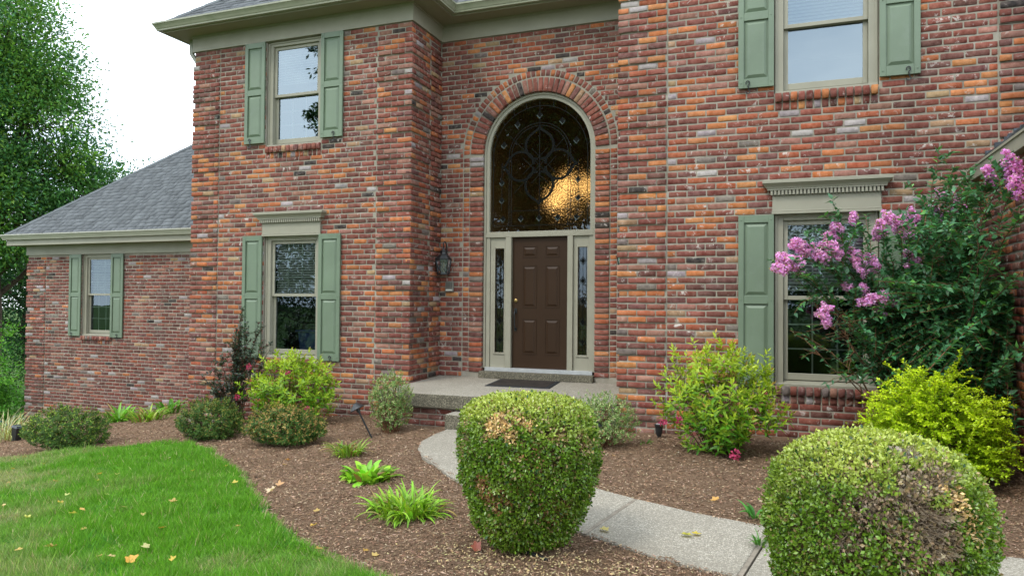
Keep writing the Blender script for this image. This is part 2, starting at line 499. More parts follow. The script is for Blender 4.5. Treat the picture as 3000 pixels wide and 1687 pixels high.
grid_sheet('ground', np.concatenate([np.linspace(-320, -30, 12), np.linspace(-26, 26, 53), np.linspace(30, 320, 12)]),
           np.concatenate([np.linspace(-320, -30, 12), np.linspace(-26, 26, 53), np.linspace(30, 320, 12)]),
           lambda X, Y: ground_z(X, Y) - 0.10, M['ground'])
def in_walk(X, Y, grow=0.0):
    """signed-ish measure: > 0 inside the walkway outline"""
    X = np.asarray(X, float); Y = np.asarray(Y, float)
    poly = np.array(PL + PR[::-1]); a = poly; b = np.roll(poly, -1, 0)
    ins = np.zeros(X.shape, bool); dist = np.full(X.shape, 9.0)
    for (x0, y0), (x1, y1) in zip(a, b):
        c = ((y0 > Y) != (y1 > Y)) & (X < (x1 - x0) * (Y - y0) / ((y1 - y0) or 1e-9) + x0)
        ins ^= c
        dx, dy = x1 - x0, y1 - y0
        t = np.clip(((X - x0) * dx + (Y - y0) * dy) / (dx * dx + dy * dy), 0, 1)
        dist = np.minimum(dist, np.hypot(X - x0 - t * dx, Y - y0 - t * dy))
    return np.where(ins, dist, -dist)
PL = [(-0.02, -2.06), (-0.02, -2.45), (0.05, -2.95), (0.22, -3.35), (0.45, -3.68), (0.86, -4.12), (1.32, -4.62), (1.86, -5.12), (2.35, -5.44), (2.72, -5.64), (3.22, -5.94), (3.75, -6.12), (4.6, -6.25), (6.9, -6.35)]
PR = [(1.75, -2.06), (1.72, -2.45), (1.68, -2.85), (1.66, -3.15), (1.68, -3.40), (1.85, -3.72), (2.05, -4.02), (2.28, -4.26), (2.55, -4.46), (2.88, -4.66), (3.35, -4.90), (3.90, -5.10), (4.8, -5.25), (6.9, -5.32)]
def mulch_h(X, Y):
    n = (vnoise(X * 3.1, Y * 3.1, 1) - .5) * 0.05 + (vnoise(X * 9, Y * 9, 2) - .5) * 0.030 + (vnoise(X * 24, Y * 24, 3) - .5) * 0.016
    g = ground_z(X, Y) + n * 0.9
    d = in_walk(X, Y)
    lim = path_z(X) - 0.012 + n * 0.3 - np.clip(d, 0, 0.05)*1.2
    k = np.clip(1 + d / 0.35, 0, 1)
    return g + (np.minimum(g, lim) - g) * k
def mulch_mask(x, y):
    return (lawn_d(x, y) < 0.12)
grid_sheet('mulch_bed', np.arange(-12, 7.2, 0.045), np.arange(-9.5, 2.4, 0.045), mulch_h, M['mulch'], mulch_mask)
grid_sheet('lawn', np.arange(-13, 6, 0.10), np.arange(-11.5, -2.8, 0.10), lambda X, Y: ground_z(X, Y) + 0.012 + np.clip(lawn_d(X, Y), -0.1, 0.06) * 0.25 + (vnoise(X * 1.3, Y * 1.3, 4) - .5) * 0.03,
           M['lawn'], lambda x, y: lawn_d(x, y) > 0.0)

# walkway: exposed aggregate slabs with timber joints
walk = thing('walkway', None, None, (1.5, -4.0, -0.6)); tag(walk, kind='structure')
def slab(i0, i1, name='slab'):
    mb = MB(); top = []
    for (p, q) in zip(PL[i0:i1 + 1], PR[i0:i1 + 1]): top.append((p, q))
    V = []; F = []
    for (p, q) in top:
        for c in (p, q): V.append((c[0], c[1], path_z(c[0])))
        for c in (p, q): V.append((c[0], c[1], path_z(c[0]) - 0.12))
    for i in range(len(top) - 1):
        a, b = i * 4, (i + 1) * 4
        F += [(a, a + 1, b + 1, b), (a, b, b + 2, a + 2), (a + 1, a + 3, b + 3, b + 1)]
    F += [(0, 2, 3, 1), (len(V) - 4, len(V) - 3, len(V) - 1, len(V) - 2)]
    mb.add(V, F)
    return mb.build(name, M['aggregate'], walk, bevel=0.006)
def lerp2(A, i, f): return tuple(A[i][k] + (A[i + 1][k] - A[i][k]) * f for k in (0, 1))
def cutslab(i0, i1):       # slab between joints, pulled in slightly at its ends
    a, b = PL[:], PR[:]
    PL[i0], PR[i0] = lerp2(a, i0, .03), lerp2(b, i0, .03)
    PL[i1], PR[i1] = lerp2(a, i1 - 1, .97), lerp2(b, i1 - 1, .97)
    o = slab(i0, i1); PL[:], PR[:] = a, b; return o
for i0, i1 in ((0, 4), (4, 9), (9, 11), (11, 13)): cutslab(i0, i1)
for i in (9, 11):
    p, q = np.array(PL[i]), np.array(PR[i]); d = (q - p) / np.linalg.norm(q - p); n = np.array([-d[1], d[0]]) * 0.014
    mb = MB(); z0, z1 = path_z(p[0]) - 0.003, path_z(q[0]) - 0.003
    a = [(*(p - n), z0 - .1), (*(q - n), z1 - .1), (*(q + n), z1 - .1), (*(p + n), z0 - .1)]
    mb.hexa(a, [(x, y, z + .1) for x, y, z in a]).build('joint_strip', simple('weathered_timber_%d' % i, (0.22, 0.19, 0.15), 0.8, 0.2, 12, 0.3, 60, 0.3), walk)

# ------------------------------------------------------------------ house
house = thing('brick_house', 'two storey house of mixed red and orange brick with green shutters and an arched entry', 'house', (CX, 1.0, -0.7))
BR = dict(red=(0.175, 0.043, 0.030), red2=(0.225, 0.061, 0.040), brown=(0.118, 0.039, 0.029), purple=(0.150, 0.055, 0.049), orange=(0.45, 0.142, 0.040), orange2=(0.48, 0.190, 0.060),
          brick_o=(0.34, 0.082, 0.030), pink=(0.29, 0.135, 0.098), tan=(0.36, 0.235, 0.125), white=(0.36, 0.33, 0.335), black=(0.020, 0.020, 0.021), grey=(0.165, 0.14, 0.125))
def brick_color(x, z, wall, rnd):
    nn = float(vnoise(x * 0.9 + 17, z * 2.6 + 5, 5))
    if wall == 'W': wt = dict(red=30, red2=16, brown=15, purple=20, pink=10, orange=1.4, brick_o=4, tan=2.0, white=3.6, black=1.5, grey=2.5)
    else:
        o = 1.0
        if z > 3.7: o = 0.45
        if z < 0.1: o = 0.55
        o *= 0.35 + 1.9 * max(0, nn - .18)
        wt = dict(red=30, red2=30, brown=6, purple=8, pink=12, orange=16 * o, orange2=8 * o, brick_o=11 * o, tan=2.4, white=2.2, black=1.2 if wall != 'D' else 2.2, grey=2)
        if z < -0.25: wt['tan'] = 9; wt['brown'] = 16
    ks = list(wt); tot = sum(wt.values()); r = rnd.random() * tot
    for k in ks:
        r -= wt[k]
        if r <= 0: break
    c = np.array(BR[k]); c = c * (1 + (rnd.random() - .5) * 0.34)
    c[1] *= 1 + (rnd.random() - .5) * 0.14
    return np.clip(c, 0, 1)

def brick_template(seed):
    r = random.Random(seed); Ln, h, d = 0.214, 0.0605, 0.09
    xs = [-Ln / 2, -Ln / 2 + 0.007, (r.random() - .5) * 0.05, Ln / 2 - 0.007, Ln / 2]
    V = []
    chip = r.random() < 0.35
    for i, x in enumerate(xs):
        e = 0.003 if i in (0, 4) else 0.0
        j = lambda s: (r.random() - .5) * s
        ce = 0.0035 if i in (0, 4) else 0
        zb = -h / 2 + j(0.006) + ce; zt = h / 2 + j(0.005) - ce
        cb = 0.0035 + (0.008 * r.random() if chip else 0); ct = 0.003 + 0.002 * r.random()
        V += [(x, d, zb), (x, 0.003 + e, zb), (x + j(.003), e + j(.0015), zb + cb), (x + j(.003), e + j(.0015), zt - ct), (x, 0.003 + e, zt), (x, d, zt)]
    F4 = []
    for i in range(4):
        for k in range(5):
            F4.append((i * 6 + k, i * 6 + k + 1, (i + 1) * 6 + k + 1, (i + 1) * 6 + k))
    F6 = [tuple(range(5, -1, -1)), tuple(24 + k for k in range(6))]
    # orient outward
    return np.array(V), np.array(F4)[:, ::-1], np.array(F6)[:, ::-1]
TPL = [brick_template(i) for i in range(14)]
TPL_ME = []
for i, (v, f4, f6) in enumerate(TPL):
    TPL_ME.append(np_mesh('brick_shape', v, [f4, f6], M['brick_o']))
BRICKS = []     # (centre, columns 3x3 incl. scale, template, colour, name)
def put_brick(c, ux, uy, ln, col, hs=1.0, name='brick', rnd=random, tilt=0.008):
    ux = np.array(ux, float); uy = np.array(uy, float); uz = np.cross(ux, uy)
    a = (rnd.random() - .5) * 2 * tilt
    ux2 = ux * math.cos(a) + uz * math.sin(a); uz2 = -ux * math.sin(a) + uz * math.cos(a)
    c = np.array(c, float) - uy * (rnd.random() - .4) * 0.004
    BRICKS.append((c, np.stack([ux2 * (ln / 0.214), uy, uz2 * hs], 1), rnd.randrange(len(TPL)), col, name))

def subtract(iv, holes):
    for (h0, h1) in holes:
        nv = []
        for (a, b) in iv:
            if h1 <= a or h0 >= b: nv.append((a, b)); continue
            if h0 > a: nv.append((a, h0))
            if h1 < b: nv.append((h1, b))
        iv = nv
    return iv

MOD, JT = 0.228, 0.0155
def lay(wall, org, du, nrm, u0, u1, zlo, zhi, holes_f, quoins=(), seed=0, u2x=lambda u: u, full_start=True, proud_top=99):
    """running bond on a wall plane: org + du*u, outward normal nrm"""
    rnd = random.Random(seed); du = np.array(du, float); nrm = np.array(nrm, float); org = np.array(org, float)
    k0, k1 = math.ceil((zlo + 0.03 - Z0) / CRS), math.floor((zhi - 0.025 - Z0) / CRS)
    for k in range(k0, k1 + 1):
        z = Z0 + k * CRS
        proud_row = (k % 5 != 2) and z < proud_top
        zones = []; cuts = [u0] + [q for q in quoins] + [u1]
        for a, b in zip(cuts[:-1], cuts[1:]): zones.append((a, b))
        for zi, (a, b) in enumerate(zones):
            isq = len(quoins) and ((b - a) < 0.75)
            for (c, d) in subtract([(a, b)], holes_f(z)):
                off = (MOD / 2 if k % 2 else 0.0) + (0 if isq else (rnd.random() - .5) * 0.03)
                u = a - off if not isq or zi == 0 else b - math.ceil((b - a) / MOD) * MOD - off
                while u < d:
                    ln = MOD * (1 + (rnd.random() - .5) * (0.03 if isq else 0.07))
                    e = u + ln
                    s0, s1 = max(u + JT / 2, c + (JT / 2 if c > a + 1e-6 or True else 0)), min(e - JT / 2, d - JT / 2)
                    if s1 - s0 > 0.035:
                        pr = 0.020 if (isq and proud_row) else 0.0
                        if pr:       # outer quoin bricks lap the corner
                            if zi == 0 and s0 < u0 + 0.02: s0 -= 0.026
                            if zi == len(zones) - 1 and s1 > u1 - 0.02: s1 += 0.026
                        cu = (s0 + s1) / 2
                        P = org + du * cu + nrm * pr + np.array([0, 0, z + (rnd.random() - .5) * 0.004])
                        put_brick(P, du, -nrm, s1 - s0, brick_color(u2x(cu), z, wall, rnd), rnd=rnd)
                    u = e

WIN = {}   # name: x0,x1,zbot,ztop,Y, zmeet
WIN['L_up'] = (-3.866, -2.800, 3.500, 5.200, YL, 4.33)
WIN['L_lo'] = (-3.866, -2.800, 0.115, 2.060, YL, 1.115)
WIN['R_up'] = (3.872, 4.938, 3.432, 5.15, YR, 4.215)
WIN['R_lo'] = (3.872, 4.938, 0.115, 2.060, YR, 1.107)
WIN['W_lo'] = (-11.905, -10.900, 0.14, 2.095, YW, 1.13)
SILL = 0.207
def win_holes(names):
    def f(z):
        return [(WIN[n][0], WIN[n][1]) for n in names if WIN[n][2] - SILL + 0.012 < z < WIN[n][3] + 0.02]
    return f
ARC_R, ARC_Z = 0.905, 3.355
def door_holes(z):
    if z < ARC_Z: return [(CX - 1.245, CX + 1.245)]
    h = 1.255 ** 2 - (z - ARC_Z) ** 2
    return [] if h <= 0 else [(CX - math.sqrt(h), CX + math.sqrt(h))]

lay('L', (0, YL, 0), (1, 0, 0), (0, -1, 0), XL0, XL1, -0.98, 5.205, win_holes(['L_up', 'L_lo']), (XL0 + .545, XL1 - .59), 1, proud_top=5.0)
lay('R', (0, YR, 0), (1, 0, 0), (0, -1, 0), XR0, XR1, -0.62, 6.3, win_holes(['R_up', 'R_lo']), (XR0 + .58, XR1 - .58), 2)
lay('W', (0, YW, 0), (1, 0, 0), (0, -1, 0), XW0, -7.9, -2.25, 2.10, win_holes(['W_lo']), (XW0 + .645,), 3, proud_top=1.95)
lay('D', (0, 0, 0), (1, 0, 0), (0, -1, 0), XL1, XR0, -0.14, 5.205, door_holes, (), 4)
lay('L', (XL1, 0, 0), (0, 1, 0), (1, 0, 0), YL, -0.012, -0.14, 5.205, lambda z: [], (YL + .60,), 5, u2x=lambda u: u * 2 + 40, proud_top=5.0)
lay('L', (XL1, 0, 0), (0, 1, 0), (1, 0, 0), YL, -0.012, -0.98, -0.14, lambda z: [], (YL + .60,), 15, u2x=lambda u: u * 2 + 40)
lay('R', (XG, 0, 0), (0, -1, 0), (-1, 0, 0), -YR + 0.012, 4.6, -0.55, 2.40, lambda z: [], (), 6, u2x=lambda u: u * 2 + 80)
# pilasters beside the entry and arch rings
rnd = random.Random(21)
for k in range(math.ceil((-0.13 + .03 - Z0) / CRS), math.floor((ARC_Z - .02 - Z0) / CRS) + 1):
    z = Z0 + k * CRS
    for sgn in (-1, 1):
        put_brick((CX + sgn * (ARC_R + 0.004 + 0.107), -0.012, z), (1, 0, 0), (0, 1, 0), 0.214, brick_color(CX + sgn, z, 'D', rnd), rnd=rnd)
        put_brick((CX + sgn * (ARC_R + 0.235 + 0.048), 0.002, z), (1, 0, 0), (0, 1, 0), 0.096, brick_color(CX + sgn * 1.3, z, 'D', rnd), rnd=rnd)
for (n, r0, ln, y) in ((38, ARC_R + 0.004, 0.205, -0.012), (47, ARC_R + 0.235, 0.098, 0.002)):
    for i in range(n):
        an = math.pi * (i + .5) / n
        d = np.array([math.cos(an), 0, math.sin(an)])
        c = np.array([CX, y, ARC_Z]) + d * (r0 + ln / 2)
        wdt = math.pi * (r0 + ln / 2) / n - 0.016
        put_brick(c, d, (0, 1, 0), ln, brick_color(c[0], 4.2, 'D', rnd), hs=wdt / 0.0605, name='arch_brick', rnd=rnd)
# window sills: a proud rowlock course over a flush one
for nme, (x0, x1, zb, zt, Y, zm) in WIN.items():
    n = 13
    for row in (0, 1):
        for i in range(n):
            x = x0 + (i + .5) * (x1 - x0) / n
            z = zb - 0.052 - row * 0.099
            col = brick_color(x * 3, 2.5 if Y != YW else 0, 'W' if Y == YW or nme == 'R_lo' else 'R', rnd)
            put_brick((x, Y - (0.035 if row == 0 else 0.0), z), (0, 0, 1), (0, 1, 0), 0.098 if row == 0 else 0.086, col, hs=0.066 / 0.0605, name='sill_brick', rnd=rnd)

# ---- mortar backing (walls) : cells of a grid, openings left out, with reveals
def wall_mesh(name, org, du, nrm, ucuts, zcuts, solid, thick, back=0.0058, mat=None):
    du = np.array(du, float); nrm = np.array(nrm, float); org = np.array(org, float)
    mb = MB(); P = lambda u, z, t: tuple(org + du * u - nrm * (back + t) + np.array([0, 0, z]))
    nu, nz_ = len(ucuts) - 1, len(zcuts) - 1
    sol = [[solid((ucuts[i] + ucuts[i + 1]) / 2, (zcuts[j] + zcuts[j + 1]) / 2) for j in range(nz_)] for i in range(nu)]
    for i in range(nu):
        for j in range(nz_):
            if not sol[i][j]: continue
            a, b, c, d = ucuts[i], ucuts[i + 1], zcuts[j], zcuts[j + 1]
            mb.add([P(a, c, 0), P(b, c, 0), P(b, d, 0), P(a, d, 0)], [(0, 1, 2, 3)])
            mb.add([P(a, c, thick), P(b, c, thick), P(b, d, thick), P(a, d, thick)], [(3, 2, 1, 0)])
            if i == 0 or not sol[i - 1][j]: mb.add([P(a, c, 0), P(a, d, 0), P(a, d, thick), P(a, c, thick)], [(0, 1, 2, 3)])
            if i == nu - 1 or not sol[i + 1][j]: mb.add([P(b, c, 0), P(b, c, thick), P(b, d, thick), P(b, d, 0)], [(0, 1, 2, 3)])
            if j == 0 or not sol[i][j - 1]: mb.add([P(a, c, 0), P(a, c, thick), P(b, c, thick), P(b, c, 0)], [(0, 1, 2, 3)])
            if j == nz_ - 1 or not sol[i][j + 1]: mb.add([P(a, d, 0), P(b, d, 0), P(b, d, thick), P(a, d, thick)], [(0, 1, 2, 3)])
    return mb.build(name, mat or M['mortar'], house)
def open_solid(names):
    def f(u, z):
        return not any(WIN[n][0] < u < WIN[n][1] and WIN[n][2] < z < WIN[n][3] for n in names)
    return f
def cuts(names, i, j, lo, hi, e):
    c = {lo, hi}
    for n in names: c |= {WIN[n][i] - e, WIN[n][j] + e}
    return sorted(c)
TH = 0.20
wall_mesh('wall', (0, YL, 0), (1, 0, 0), (0, -1, 0), cuts(['L_lo'], 0, 1, XL0 + .011, XL1 - .011, .004), cuts(['L_up', 'L_lo'], 2, 3, -1.2, 5.3, 0), open_solid(['L_up', 'L_lo']), TH)
wall_mesh('wall', (0, YR, 0), (1, 0, 0), (0, -1, 0), cuts(['R_lo'], 0, 1, XR0 + .011, XR1 - .011, .004), cuts(['R_up', 'R_lo'], 2, 3, -0.9, 6.4, 0), open_solid(['R_up', 'R_lo']), TH)
wall_mesh('wall', (0, YW, 0), (1, 0, 0), (0, -1, 0), cuts(['W_lo'], 0, 1, XW0 + .011, XL0 + .011, .004), cuts(['W_lo'], 2, 3, -2.4, 2.4, 0), open_solid(['W_lo']), TH)
wall_mesh('wall', (XL1, 0, 0), (0, 1, 0), (1, 0, 0), [YL + .011, 0.0], [-1.2, 5.3], lambda u, z: True, TH)           # return beside the porch
wall_mesh('wall', (XL0, 0, 0), (0, -1, 0), (-1, 0, 0), [-6.0, -YL - .011], [-1.6, 5.4], lambda u, z: True, TH)        # side of the left bay
wall_mesh('wall', (XR0, 0, 0), (0, -1, 0), (-1, 0, 0), [-2.0, -YR - .011], [-0.9, 6.4], lambda u, z: True, TH)        # side of the right bay
wall_mesh('wall', (XW0, 0, 0), (0, -1, 0), (-1, 0, 0), [-9.0, -YW - .011], [-2.4, 2.4], lambda u, z: True, TH)
wall_mesh('wall', (XG, 0, 0), (0, -1, 0), (-1, 0, 0), [-YR, 4.62], [-0.9, 2.45], lambda u, z: True, TH)
# mortar behind the proud quoins
for (x0, x1, Y, zlo, zhi) in ((XL0 - .012, XL0 + .537, YL, -0.98, 4.95), (XL1 - .582, XL1 + .012, YL, -0.98, 4.95), (XR0 - .012, XR0 + .572, YR, -0.6, 6.25), (XR1 - .572, XR1 + .012, YR, -0.6, 6.25), (XW0 - .012, XW0 + .637, YW, -2.2, 1.9)):
    k0, k1 = math.ceil((zlo - Z0) / CRS), math.floor((zhi - Z0) / CRS)
    k = k0; mb = MB()
    while k <= k1:
        if k % 5 == 2: k += 1; continue
        e = k
        while e + 1 <= k1 and (e + 1) % 5 != 2: e += 1
        mb.box(x0, x1, Y - 0.008, Y + 0.0105, Z0 + k * CRS - 0.034, Z0 + e * CRS + 0.034)
        k = e + 1
    tag(mb.build('quoin_mortar', M['mortar'], house), kind='stuff')
mb = MB()
k0, k1 = math.ceil((-0.12 - Z0) / CRS), math.floor((4.95 - Z0) / CRS); k = k0
while k <= k1:
    if k % 5 == 2: k += 1; continue
    e = k
    while e + 1 <= k1 and (e + 1) % 5 != 2: e += 1
    mb.box(XL1 - 0.0105, XL1 + 0.008, YL - .004, YL + .592, Z0 + k * CRS - 0.0335, Z0 + e * CRS + 0.0335)
    k = e + 1
tag(mb.build('quoin_mortar', M['mortar'], house), kind='stuff')
# entry wall with its arched opening
mb = MB(); y0, y1 = 0.0058, 0.20; R = ARC_R + 0.006
XLd, XRd, ZT = XL1 - .05, XR0 + .1, 5.3
for (a, b) in ((XLd, CX - R), (CX + R, XRd)):
    mb.add([(a, y0, -.5), (b, y0, -.5), (b, y0, ZT), (a, y0, ZT)], [(0, 1, 2, 3)])
    mb.add([(a, y1, -.5), (b, y1, -.5), (b, y1, ZT), (a, y1, ZT)], [(3, 2, 1, 0)])
n = 40; V = []; F = []
arc = [(CX - R * math.cos(math.pi * i / n), ARC_Z + R * math.sin(math.pi * i / n)) for i in range(n + 1)]
for (x, z) in arc: V += [(x, y0, z), (x, y0, ZT), (x, y1, z), (x, y1, ZT)]
for i in range(n):
    a, b = i * 4, i * 4 + 4
    F += [(a, b, b + 1, a + 1), (b + 2, a + 2, a + 3, b + 3), (a, a + 2, b + 2, b)]
mb.add(V, F)
for x in (CX - R, CX + R): mb.add([(x, y0, -.5), (x, y1, -.5), (x, y1, ARC_Z), (x, y0, ARC_Z)], [(0, 1, 2, 3) if x > CX else (3, 2, 1, 0)])
mb.build('wall', M['mortar'], house)

# ---- place bricks: the 300 that show largest are parts, the others one joined part
def hidden_brick(c):
    px, py, d = project(c)
    if not (20 < px < 2985 and 15 < py < 1670): return True
    if abs(c[1] - YR) < .1:
        if 3.47 < c[0] < 3.88 or 4.93 < c[0] < 5.35:
            if 0.1 < c[2] < 2.05 or c[2] > 3.51: return True
        if 3.8 < c[0] < 5.02 and 2.05 < c[2] < 2.44: return True
        if c[2] < -0.05 or (px > 2230 and py > 620) or (px > 1900 and py > 960): return True
        if px > 2850 and py > 320: return True
    if abs(c[1] - YL) < .1 and ((-4.3 < c[0] < -3.86 or -2.81 < c[0] < -2.38) and (0.1 < c[2] < 2.08 or c[2] > 3.55)): return True
    if c[0] > XG - .1: return True
    return False
score = []
for i, (c, A, t, col, nm) in enumerate(BRICKS):
    if nm != 'brick': score.append(-1); continue
    if hidden_brick(c): score.append(0); continue
    _, _, d = project(c)
    nrm = -A[:, 1]; vv = (CAM - c); vv /= np.linalg.norm(vv)
    score.append(np.linalg.norm(A[:, 0]) * 0.214 * abs(nrm @ vv) / d ** 2)
score = np.array(score)
big = set(np.argsort(-score)[:300].tolist())
HO = ORG[house.name]
stuffV, stuffF4, stuffF6, stuffC = [], [], [], []; nb = 0
for i, (c, A, t, col, nm) in enumerate(BRICKS):
    if nm != 'brick' or i in big:
        o = bpy.data.objects.new(nm, TPL_ME[t]); COL.objects.link(o); o.parent = house; ORG[o.name] = HO
        M4 = Matrix([list(A[r_]) + [c[r_] - HO[r_]] for r_ in range(3)] + [[0, 0, 0, 1]])
        o.matrix_local = M4
        o.color = (*col, 1)
    else:
        v, f4, f6 = TPL[t]
        stuffV.append(v @ A.T + c - HO); stuffF4.append(f4 + nb); stuffF6.append(f6 + nb)
        stuffC.append(np.repeat(col[None], len(v), 0)); nb += len(v)
me = np_mesh('brickwork', np.concatenate(stuffV), [np.concatenate(stuffF4), np.concatenate(stuffF6)], M['brick'], np.concatenate(stuffC))
tag(link('brickwork', me, house), kind='stuff')

# ------------------------------------------------------------------ eaves, roofs
UP_PATH = [(XL0, 4.5), (XL0, YL), (XL1, YL), (XL1, 0.0), (XR0 - 0.002, 0.0)]
WP_PATH = [(XW0, 8.5), (XW0, YW), (XL0 - 0.002, YW)]
ZF, ZS, ZG = 5.205, 5.468, 5.605
def eaves(path, zf, zs, zg, gm, ov=0.33):
    MB().sweep(path, [(0.0, zf), (0.028, zf), (0.028, zs - .03), (0.045, zs - .03), (0.045, zs - .001), (0.0, zs - .001)], True).build('frieze_board', M['trim'], house)
    MB().sweep(path, [(-0.1, zs), (ov, zs), (ov, zs + .018), (-0.1, zs + .018)], True).build('soffit', M['soffit'], house)
    MB().sweep(path, [(ov + .001, zs - .008), (ov + .022, zs - .008), (ov + .022, zg - .01), (ov + .001, zg - .01)], True).build('fascia', M['trim'], house)
    g0 = ov + .024
    b = zg - .125
    prof = [(g0, zg - .005), (g0, b), (g0 + .066, b), (g0 + .070, b + .022), (g0 + .078, b + .030), (g0 + .092, b + .060), (g0 + .112, b + .092), (g0 + .122, b + .100), (g0 + .122, zg), (g0 + .108, zg),
            (g0 + .108, zg - .006), (g0 + .116, zg - .012), (g0 + .106, b + .092), (g0 + .084, b + .058), (g0 + .062, b + .006), (g0 + .004, b + .006), (g0 + .004, zg - .005)]
    MB().sweep(path, prof, True).build('gutter', gm, house)
eaves(UP_PATH, ZF, ZS, ZG, M['gutter'])
eaves(WP_PATH, 2.10, 2.335, 2.59, M['gutter_clean'], 0.30)

SHG = []    # shingle pieces: corner origin, along, up-slope, normal, width, height, thickness, colour
def shingle_field(p0, along, up, n_rows, length, clip, seed, expo=0.145, dark=1.0):
    rn = random.Random(seed); along = np.array(along, float); up = np.array(up, float); nrm = np.cross(along, up)
    for r in range(n_rows):
        x = -rn.random() * 0.3
        while x < length:
            wd = rn.choice((0.13, 0.17, 0.22, 0.27, 0.33))
            c = p0 + along * (x + wd / 2) + up * (r * expo + expo / 2)
            lo, hi = clip(r * expo + expo * .6)
            a, b = max(x, lo), min(x + wd, hi)
            if b - a > 0.03:
                t = rn.choice((0.007, 0.009, 0.014, 0.016))
                g = (0.115 + rn.random() * 0.045) * dark
                col = np.array((g * 0.93, g * 1.0, g * 1.06)) * (1 if rn.random() > .08 else 0.8)
                SHG.append((p0 + along * a + up * (r * expo), along, up, nrm, b - a - 0.004, expo + 0.03, t, col))
            x += wd
def slope_vec(d2, m):
    v = np.array([d2[0], d2[1], m], float); return v / np.linalg.norm(v)
PM = 0.885
# wing roof (front plane, hip at its left end)
ex, ey, ez = XW0 - 0.36, YW - 0.36, 2.575
upv = slope_vec((0, 1), PM); sl = math.hypot(1, PM)
run = 4.4
deck = MB()
deck.add([(ex, ey, ez), (XL0 - .003, ey, ez), (XL0 - .003, ey + run, ez + run * PM), (ex + run, ey + run, ez + run * PM)], [(0, 1, 2, 3)])
deck.add([(ex, ey, ez), (ex + run, ey + run, ez + run * PM), (ex + run, ey + run + 5, ez + run * PM), (ex, ey + run * 2 + 5, ez)], [(0, 1, 2, 3)])
roof_w = deck.build('roof', M['roofdeck'], house)
shingle_field(np.array([ex, ey, ez]), (1, 0, 0), upv, int(run * sl / 0.145), XL0 - ex - .004, lambda s: (s / sl, XL0 - ex - .004), 5)
# upper roof over the left bay and the entry
ux, uy, uz = XL0 - 0.37, YL - 0.37, 5.60
wb = (XL1 + 0.37) - ux; hr = wb / 2
deck = MB()
ap = (ux + hr, uy + hr, uz + hr * PM)
deck.add([(ux, uy, uz), (ux + wb, uy, uz), ap], [(0, 1, 2)])
deck.add([(ux, uy, uz), ap, (ap[0], 8, ap[2]), (ux, 8, uz)], [(0, 1, 2, 3)])
deck.add([(ux + wb, uy, uz), (ux + wb, 8, uz), (ap[0], 8, ap[2]), ap], [(0, 1, 2, 3)])
deck.add([(XL1 + .37, -0.37, uz), (XR0, -0.37, uz), (XR0, 3.6, uz + 3.97 * PM), (XL1 - 2.5, 3.6, uz + 3.97 * PM)], [(0, 1, 2, 3)])
roof_u = deck.build('roof', M['roofdeck'], house)
shingle_field(np.array([ux, uy, uz]), (1, 0, 0), upv, 16, wb, lambda s: (s / sl, wb - s / sl), 6)
shingle_field(np.array([XL1 + .37, -0.37, uz]), (1, 0, 0), upv, 6, XR0 - XL1 - .37, lambda s: (0, XR0 - XL1 - .37), 7)
# roof of the wing on the right, seen end-on, with its fascia and stepped flashing
gx, gz = XG - 0.05, 2.43
deck = MB(); pm = 0.90
deck.add([(gx - .02, YR + .02, gz + .03), (gx - .02, -5.3, gz + .03), (gx + 2.2, -5.3, gz + .03 + 2.2 * pm), (gx + 2.2, YR + .02, gz + .03 + 2.2 * pm)], [(0, 1, 2, 3)])
roof_g = deck.build('roof', M['roofdeck'], house)
shingle_field(np.array([gx - .02, YR - .01, gz + .035]), (0, -1, 0), slope_vec((1, 0), pm), 9, 3.5, lambda s: (0, 3.5), 8, dark=0.6)
MB().box(gx - .03, gx - .008, -5.3, YR - .003, gz - .10, gz + .012).add([(gx - .045, YR - .004, gz + .012), (gx - .045, -5.3, gz + .012), (gx - .045, -5.3, gz + .034), (gx - .045, YR - .004, gz + .034),
    (gx - .005, YR - .004, gz + .012), (gx - .005, -5.3, gz + .012), (gx - .005, -5.3, gz + .034), (gx - .005, YR - .004, gz + .034)], [(0, 1, 2, 3), (0, 4, 5, 1), (3, 2, 6, 7), (4, 7, 6, 5), (0, 3, 7, 4)]).build('fascia', M['trim'], house)
MB().box(gx - .006, XG + .01, -5.3, YR - .003, gz - .10, gz - .08).build('soffit', M['soffit'], house)
for i in range(9):
    zt, x0 = 2.640 + i * .080, 5.925 + i * .083
    MB().hexa([(x0, YR - .022, zt - .17), (x0 + .17, YR - .026, zt - .10), (x0 + .17, YR - .004, zt - .10), (x0, YR - .004, zt - .17)],
              [(x0, YR - .018, zt), (x0 + .17, YR - .030, zt + .012), (x0 + .17, YR - .004, zt + .012), (x0, YR - .004, zt)]).build('flashing_step', M['flash'], house)
# hip caps
def hip_caps(p0, p1, wdt, n, cl):
    p0, p1 = np.array(p0), np.array(p1); d = (p1 - p0) / n; side = np.cross(d, (0, 0, 1)); side /= np.linalg.norm(side)
    for i in range(n):
        a = p0 + d * i; b = p0 + d * (i + 1.12); up = np.array([0, 0, .022]); t0, t1 = .012, .002
        V = []
        for q, tt in ((a, t0), (b, t1)):
            V += [q - side * wdt + np.array([0, 0, -wdt * .55 + tt]), q + up + np.array([0, 0, tt]), q + side * wdt + np.array([0, 0, -wdt * .55 + tt])]
        V += [v - np.array([0, 0, .012]) for v in V]
        mb = MB(); mb.add(V, [(0, 3, 4, 1), (1, 4, 5, 2), (6, 7, 10, 9), (7, 8, 11, 10), (0, 1, 7, 6), (1, 2, 8, 7), (3, 9, 10, 4), (4, 10, 11, 5), (0, 6, 9, 3), (2, 5, 11, 8)])
        yield mb
